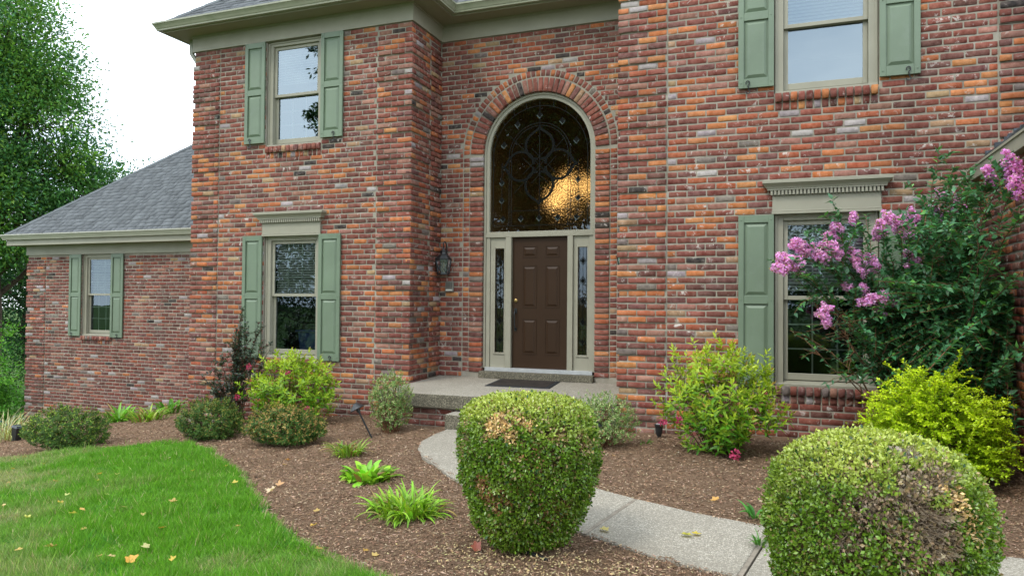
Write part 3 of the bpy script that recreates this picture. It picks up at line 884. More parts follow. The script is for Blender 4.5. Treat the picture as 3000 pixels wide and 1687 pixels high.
for (p0, p1, n, rf) in (((ex, ey, ez + .01), (ex + run, ey + run, ez + run * PM + .01), 24, roof_w), ((ux, uy, uz + .01), (ux + 1.4, uy + 1.4, uz + 1.4 * PM + .01), 9, roof_u)):
    for mb in hip_caps(p0, p1, 0.09, n, None):
        o = mb.build('ridge_cap', M['shingle_o'], rf); g = 0.10 + random.random() * .03; o.color = (g * .9, g, g * 1.05, 1)
# shingle pieces
def shingle_box(s):
    p, al, up, nr, wd, ht, t, col = s
    a = nr * t; b = nr * 0.002
    return [p + a, p + al * wd + a, p + al * wd + up * ht + b, p + up * ht + b, p - nr * .002, p + al * wd - nr * .002, p + al * wd + up * ht - nr * .004, p + up * ht - nr * .004]
SF = np.array([(0, 1, 2, 3), (0, 4, 5, 1), (1, 5, 6, 2), (3, 7, 4, 0)])
sc = []
for s in SHG:
    c = s[0] + s[1] * s[4] / 2; px, py, d = project(c)
    vv = CAM - c; vv /= np.linalg.norm(vv)
    sc.append(s[4] * abs(s[3] @ vv) / d ** 2 if (0 < px < 2990 and 2 < py < 1600 and not (555 < px and py > 100)) or (py < 60 and 480 < px < 1260 and py > 1) else 0)
bigs = set(np.argsort(-np.array(sc))[:300].tolist())
SV, SFs, SC_, ns = [], [], [], 0
for i, s in enumerate(SHG):
    V = np.array(shingle_box(s))
    par = roof_w if s[0][2] < 2.4 + 5 and s[0][0] < XL0 else (roof_u if s[0][2] > 5 else roof_g)
    if i in bigs and sc[i] > 0:
        me = np_mesh('shingle', V - HO, [SF], M['shingle_o']); o = link('shingle', me, par); o.color = (*s[7], 1)
    else:
        SV.append(V - HO); SFs.append(SF + ns); SC_.append(np.repeat(s[7][None], 8, 0)); ns += 8
tag(link('shingles', np_mesh('shingles', np.concatenate(SV), [np.concatenate(SFs)], M['shingle'], np.concatenate(SC_)), house), kind='stuff')
# downspout at the back of the left eave
ds = MB()
def ribbon_box(mb, pts, wx, wy):
    for a, b in zip(pts[:-1], pts[1:]):
        a, b = np.array(a, float), np.array(b, float)
        sx, sy = np.array([wx / 2, 0, 0]), np.array([0, wy / 2, 0])
        mb.hexa([a - sx - sy, a + sx - sy, a + sx + sy, a - sx + sy], [b - sx - sy, b + sx - sy, b + sx + sy, b - sx + sy])
ribbon_box(ds, [(XL0 - .19, YL + .12, 5.47), (XL0 - .19, YL + .12, 5.24), (XL0 - .045, YL + .12, 5.05), (XL0 - .045, YL + .12, 3.2)], 0.07, 0.05)
ds.build('downspout', M['gutter'], house)

# ------------------------------------------------------------------ windows, hoods, shutters
def build_window(nm, blind=None, lower_grid=True, upper_grid=True, glassm=('glass', 'glass')):
    x0, x1, zb, zt, Y, zm = WIN[nm]
    xc = (x0 + x1) / 2; yf = Y + 0.045
    mb = MB()
    J = 0.095
    mb.box(x0, x0 + J, yf, yf + .13, zb, zt).box(x1 - J, x1, yf, yf + .13, zb, zt)
    mb.box(x0 + J, x1 - J, yf + .002, yf + .13, zt - .075, zt)
    for (a, b) in ((x0 + .004, x0 + .034), (x1 - .034, x1 - .004)): mb.box(a, b, yf - .014, yf - .0005, zb + .02, zt - .004)
    mb.box(x0 + .035, x1 - .035, yf - .013, yf - .0005, zt - .034, zt - .004)
    mb.hexa([(x0 + .002, yf - .03, zb), (x1 - .002, yf - .03, zb), (x1 - .002, yf + .13, zb), (x0 + .002, yf + .13, zb)], [(x0 + .002, yf - .03, zb + .028), (x1 - .002, yf - .03, zb + .028), (x1 - .002, yf + .13, zb + .06), (x0 + .002, yf + .13, zb + .06)])
    win = mb.build('window', M['trim'], house, bevel=0.004)
    a, b = x0 + J + .001, x1 - J - .001
    st = 0.048
    for (nm2, z0, z1, y, rb, rt) in (('upper', zm - .022, zt - .076, yf + .035, .045, .05), ('lower', zb + .061, zm + .022, yf + .078, .075, .045)):
        s = MB()
        s.box(a, a + st, y, y + .036, z0, z1).box(b - st, b, y, y + .036, z0, z1).box(a + st, b - st, y + .001, y + .035, z0, z0 + rb).box(a + st, b - st, y + .001, y + .035, z1 - rt, z1)
        s.build('sash', M['trim'], win, bevel=0.003)
        g = MB(); y2 = y + .018
        g.add([(a + st - .004, y2, z0 + rb - .004), (b - st + .004, y2, z0 + rb - .004), (b - st + .004, y2, z1 - rt + .004), (a + st - .004, y2, z1 - rt + .004)], [(0, 1, 2, 3)])
        g.build('pane', M[glassm[0 if nm2 == 'upper' else 1]], win)
        if (nm2 == 'upper' and upper_grid) or (nm2 == 'lower' and lower_grid):
            gm = MB(); y3 = y2 + .006
            zz0, zz1 = z0 + rb, z1 - rt; xx0, xx1 = a + st, b - st
            for i in (1, 2):
                x = xx0 + (xx1 - xx0) * i / 3; gm.box(x - .008, x + .008, y3, y3 + .009, zz0, zz1)
            for i in (1, 2):
                z = zz0 + (zz1 - zz0) * i / 3; gm.box(xx0, xx1, y3 + .001, y3 + .008, z - .008, z + .008)
            gm.build('muntin_grid', M['muntin'], win)
    if blind:
        zb2, tilt, gap = blind
        bl = MB(); z = zt - 0.10; y = yf + .15
        bl.box(a + .01, b - .01, y - .02, y + .03, z, z + .04)
        rr = random.Random(3)
        while z > zb2 + .03:
            z -= gap
            dz = tilt * 0.021; dy = 0.021 * math.sqrt(max(0, 1 - tilt * tilt))
            bl.add([(a + .015, y - dy, z - dz), (b - .015, y - dy, z - dz), (b - .015, y + dy, z + dz), (a + .015, y + dy, z + dz)], [(0, 1, 2, 3)])
        bl.box(a + .012, b - .012, y - .018, y + .018, z - .05, z - .03)
        for x in (a + .14, xc, b - .14): bl.box(x - .002, x + .002, y - .023, y - .021, z - .03, zt - .1)
        bl.build('blind', M['blind'], win)
    return win
build_window('L_up', (4.55, 0.8, 0.040), True, False, ('glass_up', 'glass_up'))
build_window('L_lo', (1.17, 0.75, 0.040), False, True)
build_window('R_up', (4.28, 0.85, 0.040), False, False, ('glass_up', 'glass_up'))
build_window('R_lo', (1.22, 0.75, 0.040), True, True)
build_window('W_lo', (1.15, 0.7, 0.040), True, True)

def hood(x0, x1, Y):
    z = 2.052
    e0, e1 = x0 - .022, x1 + .022
    h = MB(); h.box(e0, e1, Y - .030, Y + .010, z, 2.262)
    h.box(e0 - .008, e1 + .008, Y - .042, Y - .0305, z, z + .028).box(e0 - .004, e1 + .004, Y - .037, Y - .0305, z + .029, z + .045)
    o = h.build('window_hood', M['trim'], house, bevel=0.003)
    c = MB()
    def ring(lo, hi):      # tapered course: (z, overhang)
        (za, oa), (zb_, ob) = lo, hi
        c.hexa([(e0 - oa, Y - .03 - oa, za), (e1 + oa, Y - .03 - oa, za), (e1 + oa, Y + .008, za), (e0 - oa, Y + .008, za)],
               [(e0 - ob, Y - .03 - ob, zb_), (e1 + ob, Y - .03 - ob, zb_), (e1 + ob, Y + .008, zb_), (e0 - ob, Y + .008, zb_)])
    for lo, hi in (((2.263, .008), (2.318, .008)), ((2.319, .052), (2.334, .052)), ((2.335, .056), (2.358, .066)), ((2.359, .068), (2.392, .098)), ((2.393, .104), (2.425, .104)), ((2.426, .100), (2.436, .070))): ring(lo, hi)
    c.build('cornice', M['trim'], o)
    d = MB(); n = 30
    for i in range(n):
        x = e0 - .026 + (i + .5) * (e1 - e0 + .052) / n
        d.box(x - .011, x + .011, Y - .076, Y - .0385, 2.266, 2.3185)
    tag(d.build('dentils', M['trim'], o), kind='stuff')
hood(WIN['L_lo'][0], WIN['L_lo'][1], YL)
hood(WIN['R_lo'][0], WIN['R_lo'][1], YR)

def shutter(x0, x1, z0, z1, Y, dog):
    yf, yb = Y - .045, Y - .012
    st, tr, br = 0.062, 0.085, 0.105
    zm = z0 + (z1 - z0) * 0.505
    m = MB()
    m.box(x0, x0 + st, yf, yb, z0, z1).box(x1 - st, x1, yf, yb, z0, z1)
    for (a, b) in ((z0, z0 + br), (zm - .046, zm + .046), (z1 - tr, z1)): m.box(x0 + st, x1 - st, yf + .0015, yb, a, b)
    m.box(x0 + st, x1 - st, yf + .024, yb + .002, z0 + br, z1 - tr)
    o = m.build('shutter', M['shutter'], house, bevel=0.003)
    for (a, b) in ((z0 + br, zm - .046), (zm + .046, z1 - tr)):
        p = MB(); p.frustum_y(x0 + st + .012, x1 - st - .012, a + .012, b - .012, yf + .0235, yf + .006, .034)
        p.build('raised_panel', M['shutter'], o)
    for x in (x0 + .03, x1 - .03):
        for z in (z0 + .06, zm, z1 - .05):
            MB().lathe([(.009, 0), (.009, .004), (.003, .006)], n=8).xf(Matrix.Translation((x, yf, z)) @ Matrix.Rotation(math.pi / 2, 4, 'X')).build('screw_cap', M['shutter'], o)
    if dog:
        xd = x0 + (x1 - x0) * dog; pts = []
        for i in range(15):
            t = i / 14; an = -2.4 + 4.3 * t
            pts.append((xd - .012 + .022 * math.cos(an) * (1 if t < .99 else 1), yf - .012, z0 + .052 + .026 * math.sin(an)))
        pts = [(xd + .020 * math.cos(a), yf - .012, z0 + .055 + .024 * math.sin(a)) for a in np.linspace(3.6, -1.2, 12)]
        pts += [(xd + .002, yf - .012, z0 + .02), (xd + .010, yf - .008, z0 - .012)]
        pts += [(xd + .002 + .022 * math.cos(a), yf - .006, z0 - .045 + .022 * math.sin(a)) for a in np.linspace(1.2, -3.4, 12)]
        MB().tube(pts, .0062, 6).build('shutter_dog', M['black'], o)
shutter(-4.268, -3.872, 3.560, 5.199, YL, .30); shutter(-2.794, -2.392, 3.565, 5.200, YL, .62)
shutter(-4.268, -3.884, 0.104, 2.068, YL, .30); shutter(-2.795, -2.398, 0.104, 2.068, YL, .60)
shutter(3.478, 3.866, 3.515, 5.15, YR, .27); shutter(4.944, 5.336, 3.505, 5.15, YR, .70)
shutter(3.482, 3.868, 0.095, 2.048, YR, .30); shutter(4.942, 5.336, 0.095, 2.048, YR, .70)
shutter(-12.300, -11.912, 0.130, 2.094, YW, .30); shutter(-10.930, -10.540, 0.122, 2.092, YW, .60)

# ------------------------------------------------------------------ entry: frame, door, sidelights, arched window
ya = 0.045
def arch_band(r0, r1, yf, yb, n=36, zbot=None, x_c=CX):
    mb = MB(); V = []; F = []
    pts = []
    if zbot is not None: pts.append((1, 0, zbot - ARC_Z))
    for i in range(n + 1): an = math.pi * i / n; pts.append((math.cos(an), math.sin(an), 0))
    if zbot is not None: pts.append((-1, 0, zbot - ARC_Z))
    for (c, s_, dz) in pts:
        for r_, y in ((r0, yf), (r1, yf), (r1, yb), (r0, yb)):
            V.append((x_c + c * r_, y, ARC_Z + s_ * r_ + dz))
    for i in range(len(pts) - 1):
        for k in range(4):
            k2 = (k + 1) % 4; F.append((i * 4 + k, i * 4 + k2, i * 4 + 4 + k2, i * 4 + 4 + k))
    F += [(3, 2, 1, 0), tuple(len(V) - 4 + k for k in range(4))]
    return mb.add(V, F)
dfr = arch_band(0.868, 0.903, ya, ya + .10, zbot=0.0)
dfr.build('door_frame', M['trim'], house, bevel=0.003)
dframe = bpy.data.objects['door_frame']
arch_band(0.816, 0.8675, ya + .018, ya + .085, zbot=2.105).build('arch_moulding', M['trim'], dframe, bevel=0.003)
MB().box(CX - .867, CX + .867, ya + .004, ya + .10, 2.040, 2.104).build('transom_rail', M['trim'], dframe, bevel=0.004)
MB().box(CX - .860, CX + .860, ya + .015, ya + .06, 2.1045, 2.128).build('transom_bead', M['trim'], dframe, bevel=0.003)
for (a, b) in ((-.095, 0.002), (0.909, 0.995)):
    MB().box(a, b, ya + .002, ya + .10, 0.012, 2.039).build('mullion', M['trim'], dframe, bevel=0.004)
for (a, b) in ((CX - .867, CX - .80), (CX + .80, CX + .867)):
    MB().box(a, b, ya + .022, ya + .10, 0.012, 2.039).build('side_jamb', M['trim'], dframe, bevel=0.003)
MB().box(CX - .867, CX + .867, ya - .012, ya + .11, -0.045, 0.012).build('threshold', M['alu'], dframe, bevel=0.002)
# sidelights
for (a, b, gl, gr) in ((-.355, -.096, -.275, -.125), (0.996, 1.235, 1.068, 1.212)):
    y = ya + .040
    s = MB(); s.box(a, gl - .018, y, y + .04, .013, 2.038).box(gr + .018, b, y, y + .04, .013, 2.038).box(gl - .018, gr + .018, y + .0005, y + .0395, 0.013, .225).box(gl - .018, gr + .018, y + .0005, y + .0395, 1.885, 2.038)
    so = s.build('sidelight', M['trim'], house)
    f = MB()
    for (q0, q1, q2, q3) in ((gl - .03, gl, .215, 1.898), (gr, gr + .03, .215, 1.898), (gl, gr, .215, .245), (gl, gr, 1.868, 1.898)): f.box(q0, q1, y - .014, y - .0005, q2, q3)
    f.build('sidelight_moulding', M['trim'], so, bevel=0.003)
    MB().add([(gl - .017, y + .02, .23), (gr + .017, y + .02, .23), (gr + .017, y + .02, 1.884), (gl - .017, y + .02, 1.884)], [(0, 1, 2, 3)]).build('pane', M['art'], so)
    c = MB(); xm = (gl + gr) / 2; yy = y + .012
    for x in (gl + .02, xm, gr - .02): c.box(x - .002, x + .002, yy, yy + .006, .246, 1.867)
    dm = MB(); db = MB()
    for z in (.44, .74, 1.06, 1.36, 1.66):
        r_ = 0.050
        for (p, q, tgt) in (((xm - r_, z), (xm, z - r_ * 1.25), db), ((xm, z - r_ * 1.25), (xm + r_, z), c), ((xm + r_, z), (xm, z + r_ * 1.25), c), ((xm, z + r_ * 1.25), (xm - r_, z), c)):
            tgt.tube([(p[0], yy - .002, p[1]), (q[0], yy - .002, q[1])], .0035, 4)
        dm.add([(xm - r_ * .7, yy, z), (xm, yy, z - r_ * .85), (xm + r_ * .7, yy, z), (xm, yy, z + r_ * .85)], [(0, 1, 2, 3)])
    tag(c.build('leading', M['came'], so), kind='stuff'); tag(db.build('bevel_edge', M['silver'], so), kind='stuff'); tag(dm.build('glass_diamond', M['bevelglass'], so), kind='stuff')
# six panel door
y = ya + .062
door = MB().box(0.0045, 0.9065, y, y + .045, 0.014, 2.036).build('front_door', M['door'], house, bevel=0.003)
for (px0, px1) in ((.172, .405), (.540, .772)):
    for (pz0, pz1) in ((1.725, 1.902), (.948, 1.600), (.228, .776)):
        p = MB()
        for q in ((px0, px0 + .012, pz0, pz1), (px1 - .012, px1, pz0, pz1), (px0 + .012, px1 - .012, pz0, pz0 + .012), (px0 + .012, px1 - .012, pz1 - .012, pz1)): p.box(q[0], q[1], y - .007, y - .0003, q[2], q[3])
        # sunk groove then raised field
        p.add([(px0 + .012, y - .0006, pz0 + .012), (px1 - .012, y - .0006, pz0 + .012), (px1 - .012, y - .0006, pz1 - .012), (px0 + .012, y - .0006, pz1 - .012)], [(0, 1, 2, 3)])
        p.frustum_y(px0 + .026, px1 - .026, pz0 + .026, pz1 - .026, y - .0012, y - .0125, .028)
        p.build('door_panel', M['door'], door)
hx = 0.062
lk = MB()
lk.lathe([(.028, 0), (.028, .008), (.018, .014), (.018, .022), (.006, .024)], n=16).xf(Matrix.Translation((hx, y, 1.055)) @ Matrix.Rotation(math.pi / 2, 4, 'X'))
lk.build('deadbolt', M['brass'], door)
hd = MB()
hd.box(hx - .022, hx + .022, y - .010, y, .86, .935).box(hx - .018, hx + .018, y - .010, y, .585, .64)
hd.tube([(hx, y - .01, .885), (hx, y - .045, .878), (hx, y - .062, .845), (hx, y - .058, .79), (hx, y - .052, .73), (hx, y - .050, .67), (hx, y - .040, .625), (hx, y - .01, .612)], .011, 8)
hd.tube([(hx, y - .01, .915), (hx, y - .055, .922)], .006, 6)
hd.build('door_handle', M['black'], door)
# arched leaded window
yg = ya + .055
V = [(CX - .815, yg, 2.118)] ; n = 40
V = [(CX + .815, yg, 2.118)] + [(CX + .815 * math.cos(math.pi * i / n), yg, ARC_Z + .815 * math.sin(math.pi * i / n)) for i in range(n + 1)] + [(CX - .815, yg, 2.118)]
aw = MB().add(V, [tuple(range(len(V)))[::-1]]).build('arch_window', M['art'], house)
def flatline(mb, pts, wd, y, closed=False):
    P = [np.array(p, float) for p in pts]
    if closed: P = P + [P[0]]
    b = len(mb.v); m = len(P)
    for i, p in enumerate(P):
        t = P[min(i + 1, m - 1)] - P[max(i - 1, 0)]
        if closed and i in (0, m - 1): t = P[1] - P[m - 2]
        t = t / np.linalg.norm(t); nn = np.array([-t[1], t[0]]) * wd / 2
        for q in (p - nn, p + nn):
            mb.v.append((q[0], y, q[1])); mb.v.append((q[0], y + .006, q[1]))
    for i in range(m - 1):
        a, c = b + i * 4, b + i * 4 + 4
        mb.f += [(a, a + 2, c + 2, c), (a, c, c + 1, a + 1), (a + 2, a + 3, c + 3, c + 2)]
CZ = 3.142
thin = MB(); thick = MB(); lite = MB(); yl = yg - .009; yk = yg - .0155
def petal(ang):
    c0, r_, L1 = 0.305, 0.225, 0.60
    pts = [(0.095, 0.02)] + [(c0 + r_ * math.cos(a), r_ * math.sin(a)) for a in np.linspace(2.6, 0.72, 12)]
    x0, y0 = pts[-1]; tx, ty = math.sin(.72), -math.cos(.72)
    p1 = (x0 + tx * .10, y0 + ty * .10); p2 = (L1 - .06, .015)
    for t in np.linspace(0.2, 1, 6): pts.append(tuple((1 - t) ** 3 * a_ + 3 * (1 - t) ** 2 * t * b_ + 3 * (1 - t) * t * t * c_ + t ** 3 * d_ for a_, b_, c_, d_ in ((x0, p1[0], p2[0], L1), (y0, p1[1], p2[1], 0.0))))
    full = pts + [(x, -y_) for x, y_ in pts[::-1][1:]]
    return [(CX + x * math.cos(ang) - y_ * math.sin(ang), CZ + x * math.sin(ang) + y_ * math.cos(ang)) for x, y_ in full]
for k in range(4):
    flatline(thick, petal(math.pi / 2 * k), 0.036, yk - .0005 * k)
for (a, b) in (((CX, 2.14), (CX, 4.16)), ((CX - .5, CZ + .5), (CX + .42, CZ - .42)), ((CX + .42, CZ + .42), (CX - .42, CZ - .42))):
    flatline(thin, [a, b], .006, yl)
for o_ in (-.07, .07):
    flatline(thin, [(CX - .20 + o_, CZ + .20 + o_), (CX + .20 + o_, CZ - .20 + o_)], .006, yl - .0008)
    flatline(thin, [(CX - .20 + o_, CZ - .20 - o_), (CX + .20 + o_, CZ + .20 - o_)], .006, yl - .0016)
for r_ in (.46, .50, .765):
    flatline(thin, [(CX + r_, 2.22)] + [(CX + r_ * math.cos(math.pi * i / 30), 3.30 + r_ * math.sin(math.pi * i / 30)) for i in range(31)] + [(CX - r_, 2.22)], .007, yl - .0022)
flatline(thin, [(CX - .77, 2.22), (CX + .77, 2.22)], .007, yl - .003); flatline(thin, [(CX - .5, 2.45), (CX + .5, 2.45)], .007, yl - .0035)
for i in range(11):
    an = math.pi * (i + .5) / 11; d = (math.cos(an), math.sin(an))
    flatline(thin, [(CX + .765 * d[0], 3.30 + .765 * d[1]), (CX + .81 * d[0], 3.355 + .81 * d[1])], .006, yl - .001)
dd = MB()
def diamond(x, z, r_):
    flatline(lite, [(x - r_, z), (x, z - r_ * 1.2)], .012, yk + .002); flatline(lite, [(x, z - r_ * 1.2), (x + r_, z)], .006, yk + .0025)
    flatline(thin, [(x + r_, z), (x, z + r_ * 1.2), (x - r_, z)], .006, yl - .004)
    dd.add([(x - r_ * .8, yl, z), (x, yl, z - r_), (x + r_ * .8, yl, z), (x, yl, z + r_)], [(0, 1, 2, 3)])
for an in (18, 54, 90, 126, 162):
    a_ = math.radians(an); diamond(CX + .62 * math.cos(a_), 3.30 + .62 * math.sin(a_), .045)
for x, z in ((-.62, 2.9), (.62, 2.9), (-.62, 2.62), (.62, 2.62), (-.6, 2.33), (-.3, 2.33), (0, 2.33), (.3, 2.33), (.6, 2.33)): diamond(CX + x, z, .042)
for sgn in (-1, 1):
    for (z0_, z1_) in ((2.45, 3.2),): flatline(thin, [(CX + sgn * .62, z0_), (CX + sgn * .62, z1_)], .006, yl - .005)
tag(thick.build('leaded_petals', M['bevelglass'], aw), kind='stuff')
tag(thin.build('leading', M['came'], aw), kind='stuff'); tag(lite.build('bevel_edge', M['silver'], aw), kind='stuff'); tag(dd.build('glass_diamond', M['bevelglass'], aw), kind='stuff')

# ------------------------------------------------------------------ rooms behind the glass
def room(x0, x1, y0, y1, z0, z1, mat, ceil=None):
    m = MB()
    m.add([(x0, y0, z0), (x1, y0, z0), (x1, y1, z0), (x0, y1, z0), (x0, y0, z1), (x1, y0, z1), (x1, y1, z1), (x0, y1, z1)], [(0, 1, 2, 3), (0, 3, 7, 4), (2, 1, 5, 6), (3, 2, 6, 7), (4, 7, 6, 5)])
    return m.build('room', mat, house)
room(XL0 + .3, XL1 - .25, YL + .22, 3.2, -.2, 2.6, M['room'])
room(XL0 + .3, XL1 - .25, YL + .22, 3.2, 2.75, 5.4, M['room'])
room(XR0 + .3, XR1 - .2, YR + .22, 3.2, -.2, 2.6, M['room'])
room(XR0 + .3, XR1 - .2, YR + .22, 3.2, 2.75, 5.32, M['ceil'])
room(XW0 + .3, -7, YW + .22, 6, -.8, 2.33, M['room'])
room(XL1 + .02, XR0 - .02, 0.21, 4.2, -.05, 5.2, M['foyer'])

# ------------------------------------------------------------------ porch
porch = thing('porch', None, None, (0.4, -0.95, -0.65)); tag(porch, kind='structure')
PX0, PX1, PY = -1.19, 2.07, -1.87
m = MB().hexa([(PX0, PY, -.365), (PX1, PY, -.365), (PX1, .03, -.36), (PX0, .03, -.36)], [(PX0, PY, -.190), (PX1, PY, -.190), (PX1, .03, -.148), (PX0, .03, -.148)])
m.build('porch_slab', M['aggregate'], porch, bevel=0.008)
pm_ = bpy.data.objects['porch_slab'].data
pm_.materials.append(M['aggregate_dark'])
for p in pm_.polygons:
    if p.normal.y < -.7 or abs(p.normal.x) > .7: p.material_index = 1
m = MB().box(-.485, 1.345, -.075, .20, -.150, -.046)
o = m.build('door_step', M['aggregate_dark'], porch, bevel=0.006)
m = MB().box(-.055, 1.70, -2.13, PY + .10, -.62, -.398)
o = m.build('step', M['aggregate'], porch, bevel=0.008); o.data.materials.append(M['aggregate_dark'])
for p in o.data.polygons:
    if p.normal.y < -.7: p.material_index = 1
MB().box(PX0 + .03, PX1 - .02, PY + .10, -.2, -.85, -.366).build('porch_footing', M['mortar'], porch)
nb0 = len(BRICKS)
lay('P', (0, PY + .088, 0), (1, 0, 0), (0, -1, 0), PX0 + .03, -.06, -.70, -.355, lambda z: [], (), 31)
PO = ORG[porch.name]
for (c, A, t, col, nm) in BRICKS[nb0:]:
    col = np.array(BR[random.choice(['brown', 'purple', 'red', 'pink', 'brown'])]) * (0.8 + random.random() * .3)
    o = bpy.data.objects.new('brick', TPL_ME[t]); COL.objects.link(o); o.parent = porch
    o.matrix_local = Matrix([list(A[r_]) + [c[r_] - PO[r_]] for r_ in range(3)] + [[0, 0, 0, 1]]); o.color = (*col, 1)

dm = thing('doormat', 'dark brown rubber doormat lying on the pebbled porch in front of the door', 'doormat', (.42, -.48, -.155))
MB().hexa([(-.03, -.90, -.168), (.93, -.86, -.167), (.86, -.10, -.150), (-.09, -.13, -.150)], [(-.02, -.89, -.156), (.92, -.85, -.155), (.85, -.11, -.140), (-.08, -.14, -.140)]).build('rim', M['rubber_edge'], dm)
MB().hexa([(.02, -.84, -.160), (.86, -.81, -.158), (.80, -.16, -.145), (-.03, -.19, -.145)], [(.02, -.84, -.1535), (.86, -.81, -.1525), (.80, -.16, -.1375), (-.03, -.19, -.1375)]).build('pile', M['rubber'], dm)

# ------------------------------------------------------------------ lanterns, keypad, lamps
def lantern(x, z, y, label):
    t = thing('wall_lantern', label, 'lantern', (x, 0, z), 'lanterns on the entry wall')
    zr = z + .19; n = 6
    MB().lathe([(.135, zr - .005), (.138, zr + .005), (.125, zr + .018), (.085, zr + .06), (.052, zr + .085), (.047, zr + .12), (.062, zr + .128), (.062, zr + .136), (.03, zr + .146), (.02, zr + .165), (.006, zr + .18)], (x, y, 0), n).build('roof', M['black'], t)
    MB().lathe([(.094, z - .052), (.098, z - .045), (.098, z - .025), (.086, z - .02)], (x, y, 0), n).build('base', M['black'], t)
    bars = MB(); pts_t, pts_b = [], []
    for k in range(n):
        an = 2 * math.pi * (k + .5) / n
        pts_t.append((x + .125 * math.cos(an), y + .125 * math.sin(an), zr)); pts_b.append((x + .090 * math.cos(an), y + .090 * math.sin(an), z - .03))
        bars.tube([pts_t[-1], pts_b[-1]], .006, 5)
    for k in range(n):
        k2 = (k + 1) % n
        l3 = lambda a, b, f: tuple(a[i] + (b[i] - a[i]) * f for i in range(3))
        bars.tube([l3(pts_t[k], pts_b[k], .35), pts_b[k2]], .0032, 4); bars.tube([l3(pts_t[k2], pts_b[k2], .35), pts_b[k]], .0032, 4)
    bars.build('cage', M['black'], t)
    g = MB()
    V = [tuple(np.array(p) * .0 + np.array([x + (p[0] - x) * .94, y + (p[1] - y) * .94, p[2]])) for p in pts_t + pts_b]
    g.add(V, [(k, (k + 1) % n, n + (k + 1) % n, n + k) for k in range(n)])
    g.build('lantern_glass', M['lamp_glass'], t)
    MB().lathe([(.012, z - .02), (.012, z + .07), (.020, z + .09), (.016, z + .12), (.004, z + .15)], (x, y, 0), 8).build('bulb', M['blind'], t)
    sc_ = [(x, y, zr + .175)] + [(x, y + .03 - .055 * math.cos(a), zr + .225 + .05 * math.sin(a)) for a in np.linspace(-.9, 2.4, 10)]
    arm = [(x, -.02, zr - .10), (x, -.04, zr + .06), (x, -.05, zr + .18), (x, -.075, zr + .25), (x, -.11, zr + .285), (x, -.15, zr + .275), (x, -.175, zr + .245), (x, -.165, zr + .21), (x, y, zr + .178)]
    MB().tube(arm, .011, 6).build('arm', M['black'], t)
    MB().box(x - .045, x + .045, -.035, -.013, z - .02, zr + .03).build('back_plate', M['black'], t, bevel=0.006)
lantern(-1.060, 1.505, -.165, 'black wall lantern hanging on the bricks left of the front door')
lantern(1.838, 1.505, -.165, 'black lantern right of the door, mostly hidden behind the projecting bay corner')
kp = thing('keypad', 'small grey intercom keypad on the bricks under the left lantern', 'keypad', (-1.015, 0, 1.27))
MB().box(-1.085, -.945, -.050, -.012, 1.185, 1.358).build('case', M['grey'], kp, bevel=0.008)
MB().box(-1.062, -.968, -.0535, -.0501, 1.252, 1.335).build('key_panel', M['darkgrey'], kp)
mb = MB()
for i in range(3):
    for j in range(4): MB().box(-1.056 + i * .029, -1.034 + i * .029, -.0575, -.0536, 1.258 + j * .019, 1.271 + j * .019).build('key', M['grey'], kp)
MB().box(-1.07, -.96, -.054, -.0501, 1.205, 1.225).build('strip', M['blind'], kp)

pl = thing('pendant_lamp', 'lit amber pendant lamp glowing behind the leaded arched window', 'lamp', (.45, 1.35, 3.0))
for (dx, dz, r_) in ((0, .05, .15), (.40, .02, .11), (-.20, -.18, .14)):
    MB().lathe([(.2 * r_, -.9 * r_), (.75 * r_, -.6 * r_), (r_, 0), (.75 * r_, .6 * r_), (.2 * r_, .9 * r_)], (.45 + dx, 1.35, 3.0 + dz), 12).build('globe', M['warm'], pl, smooth=True)
MB().tube([(.45, 1.35, 3.1), (.45, 1.35, 5.2)], .008, 6).build('rod', M['brass'], pl)
MB().tube([(.29, 1.35, 2.95), (.45, 1.35, 3.20), (.81, 1.35, 3.10)], .010, 6).build('arm', M['brass'], pl)
rl = thing('ceiling_downlight', 'small lit round downlight on the ceiling inside the right upper window', 'light', (4.14, .25, 5.31))
MB().lathe([(.075, 5.295), (.075, 5.315)], (4.14, .25, 0), 16).build('lens', M['white_light'], rl)
MB().lathe([(.076, 5.300), (.105, 5.302), (.105, 5.318), (.076, 5.318)], (4.14, .25, 0), 16).build('trim_ring', M['blind'], rl)

def path_light(base, top, label, cap_r=.085):
    b, tp = np.array(base, float), np.array(top, float); d = (tp - b); L = np.linalg.norm(d); d /= L
    t = thing('path_light', label, 'path light', base, 'black path lights by the entry walk')
    MB().tube([tuple(b - d * .1), tuple(tp)], .011, 8).build('stem', M['black'], t)
    q = Vector((0, 0, 1)).rotation_difference(Vector(d)).to_matrix().to_4x4(); q.translation = Vector(tp)
    MB().lathe([(cap_r * .96, -.008), (cap_r, 0), (cap_r * .8, .022), (cap_r * .35, .062), (cap_r * .12, .072), (.004, .074)], n=18).xf(q).build('cap', M['black'], t, smooth=False)
    MB().lathe([(.022, -.05), (.026, -.01)], n=10).xf(q).build('socket', M['black'], t)
path_light((-.78, -2.67, -.66), (-.966, -2.716, -.300), 'black path light with cone cap leaning left beside the small porch shrub', .095)
path_light((2.13, -2.81, -.56), (2.085, -2.82, -.285), 'upright black path light with cone cap behind the straw topped boxwood')
up = thing('spotlight', 'short black ground spotlight against the brick below the right bay', 'spotlight', (2.63, -2.02, -.54))
MB().lathe([(.024, -.60), (.024, -.50), (.040, -.44), (.044, -.39), (.052, -.37), (.052, -.355)], (2.63, -2.02, 0), 12).build('body', M['black'], up)
MB().lathe([(.036, -.356), (.036, -.350)], (2.63, -2.02, 0), 12).build('lens', M['alu'], up)
bo = thing('bollard_light', 'dark square bollard light leaning among pale grass at the left edge', 'bollard light', (-8.19, -1.94, -1.40))
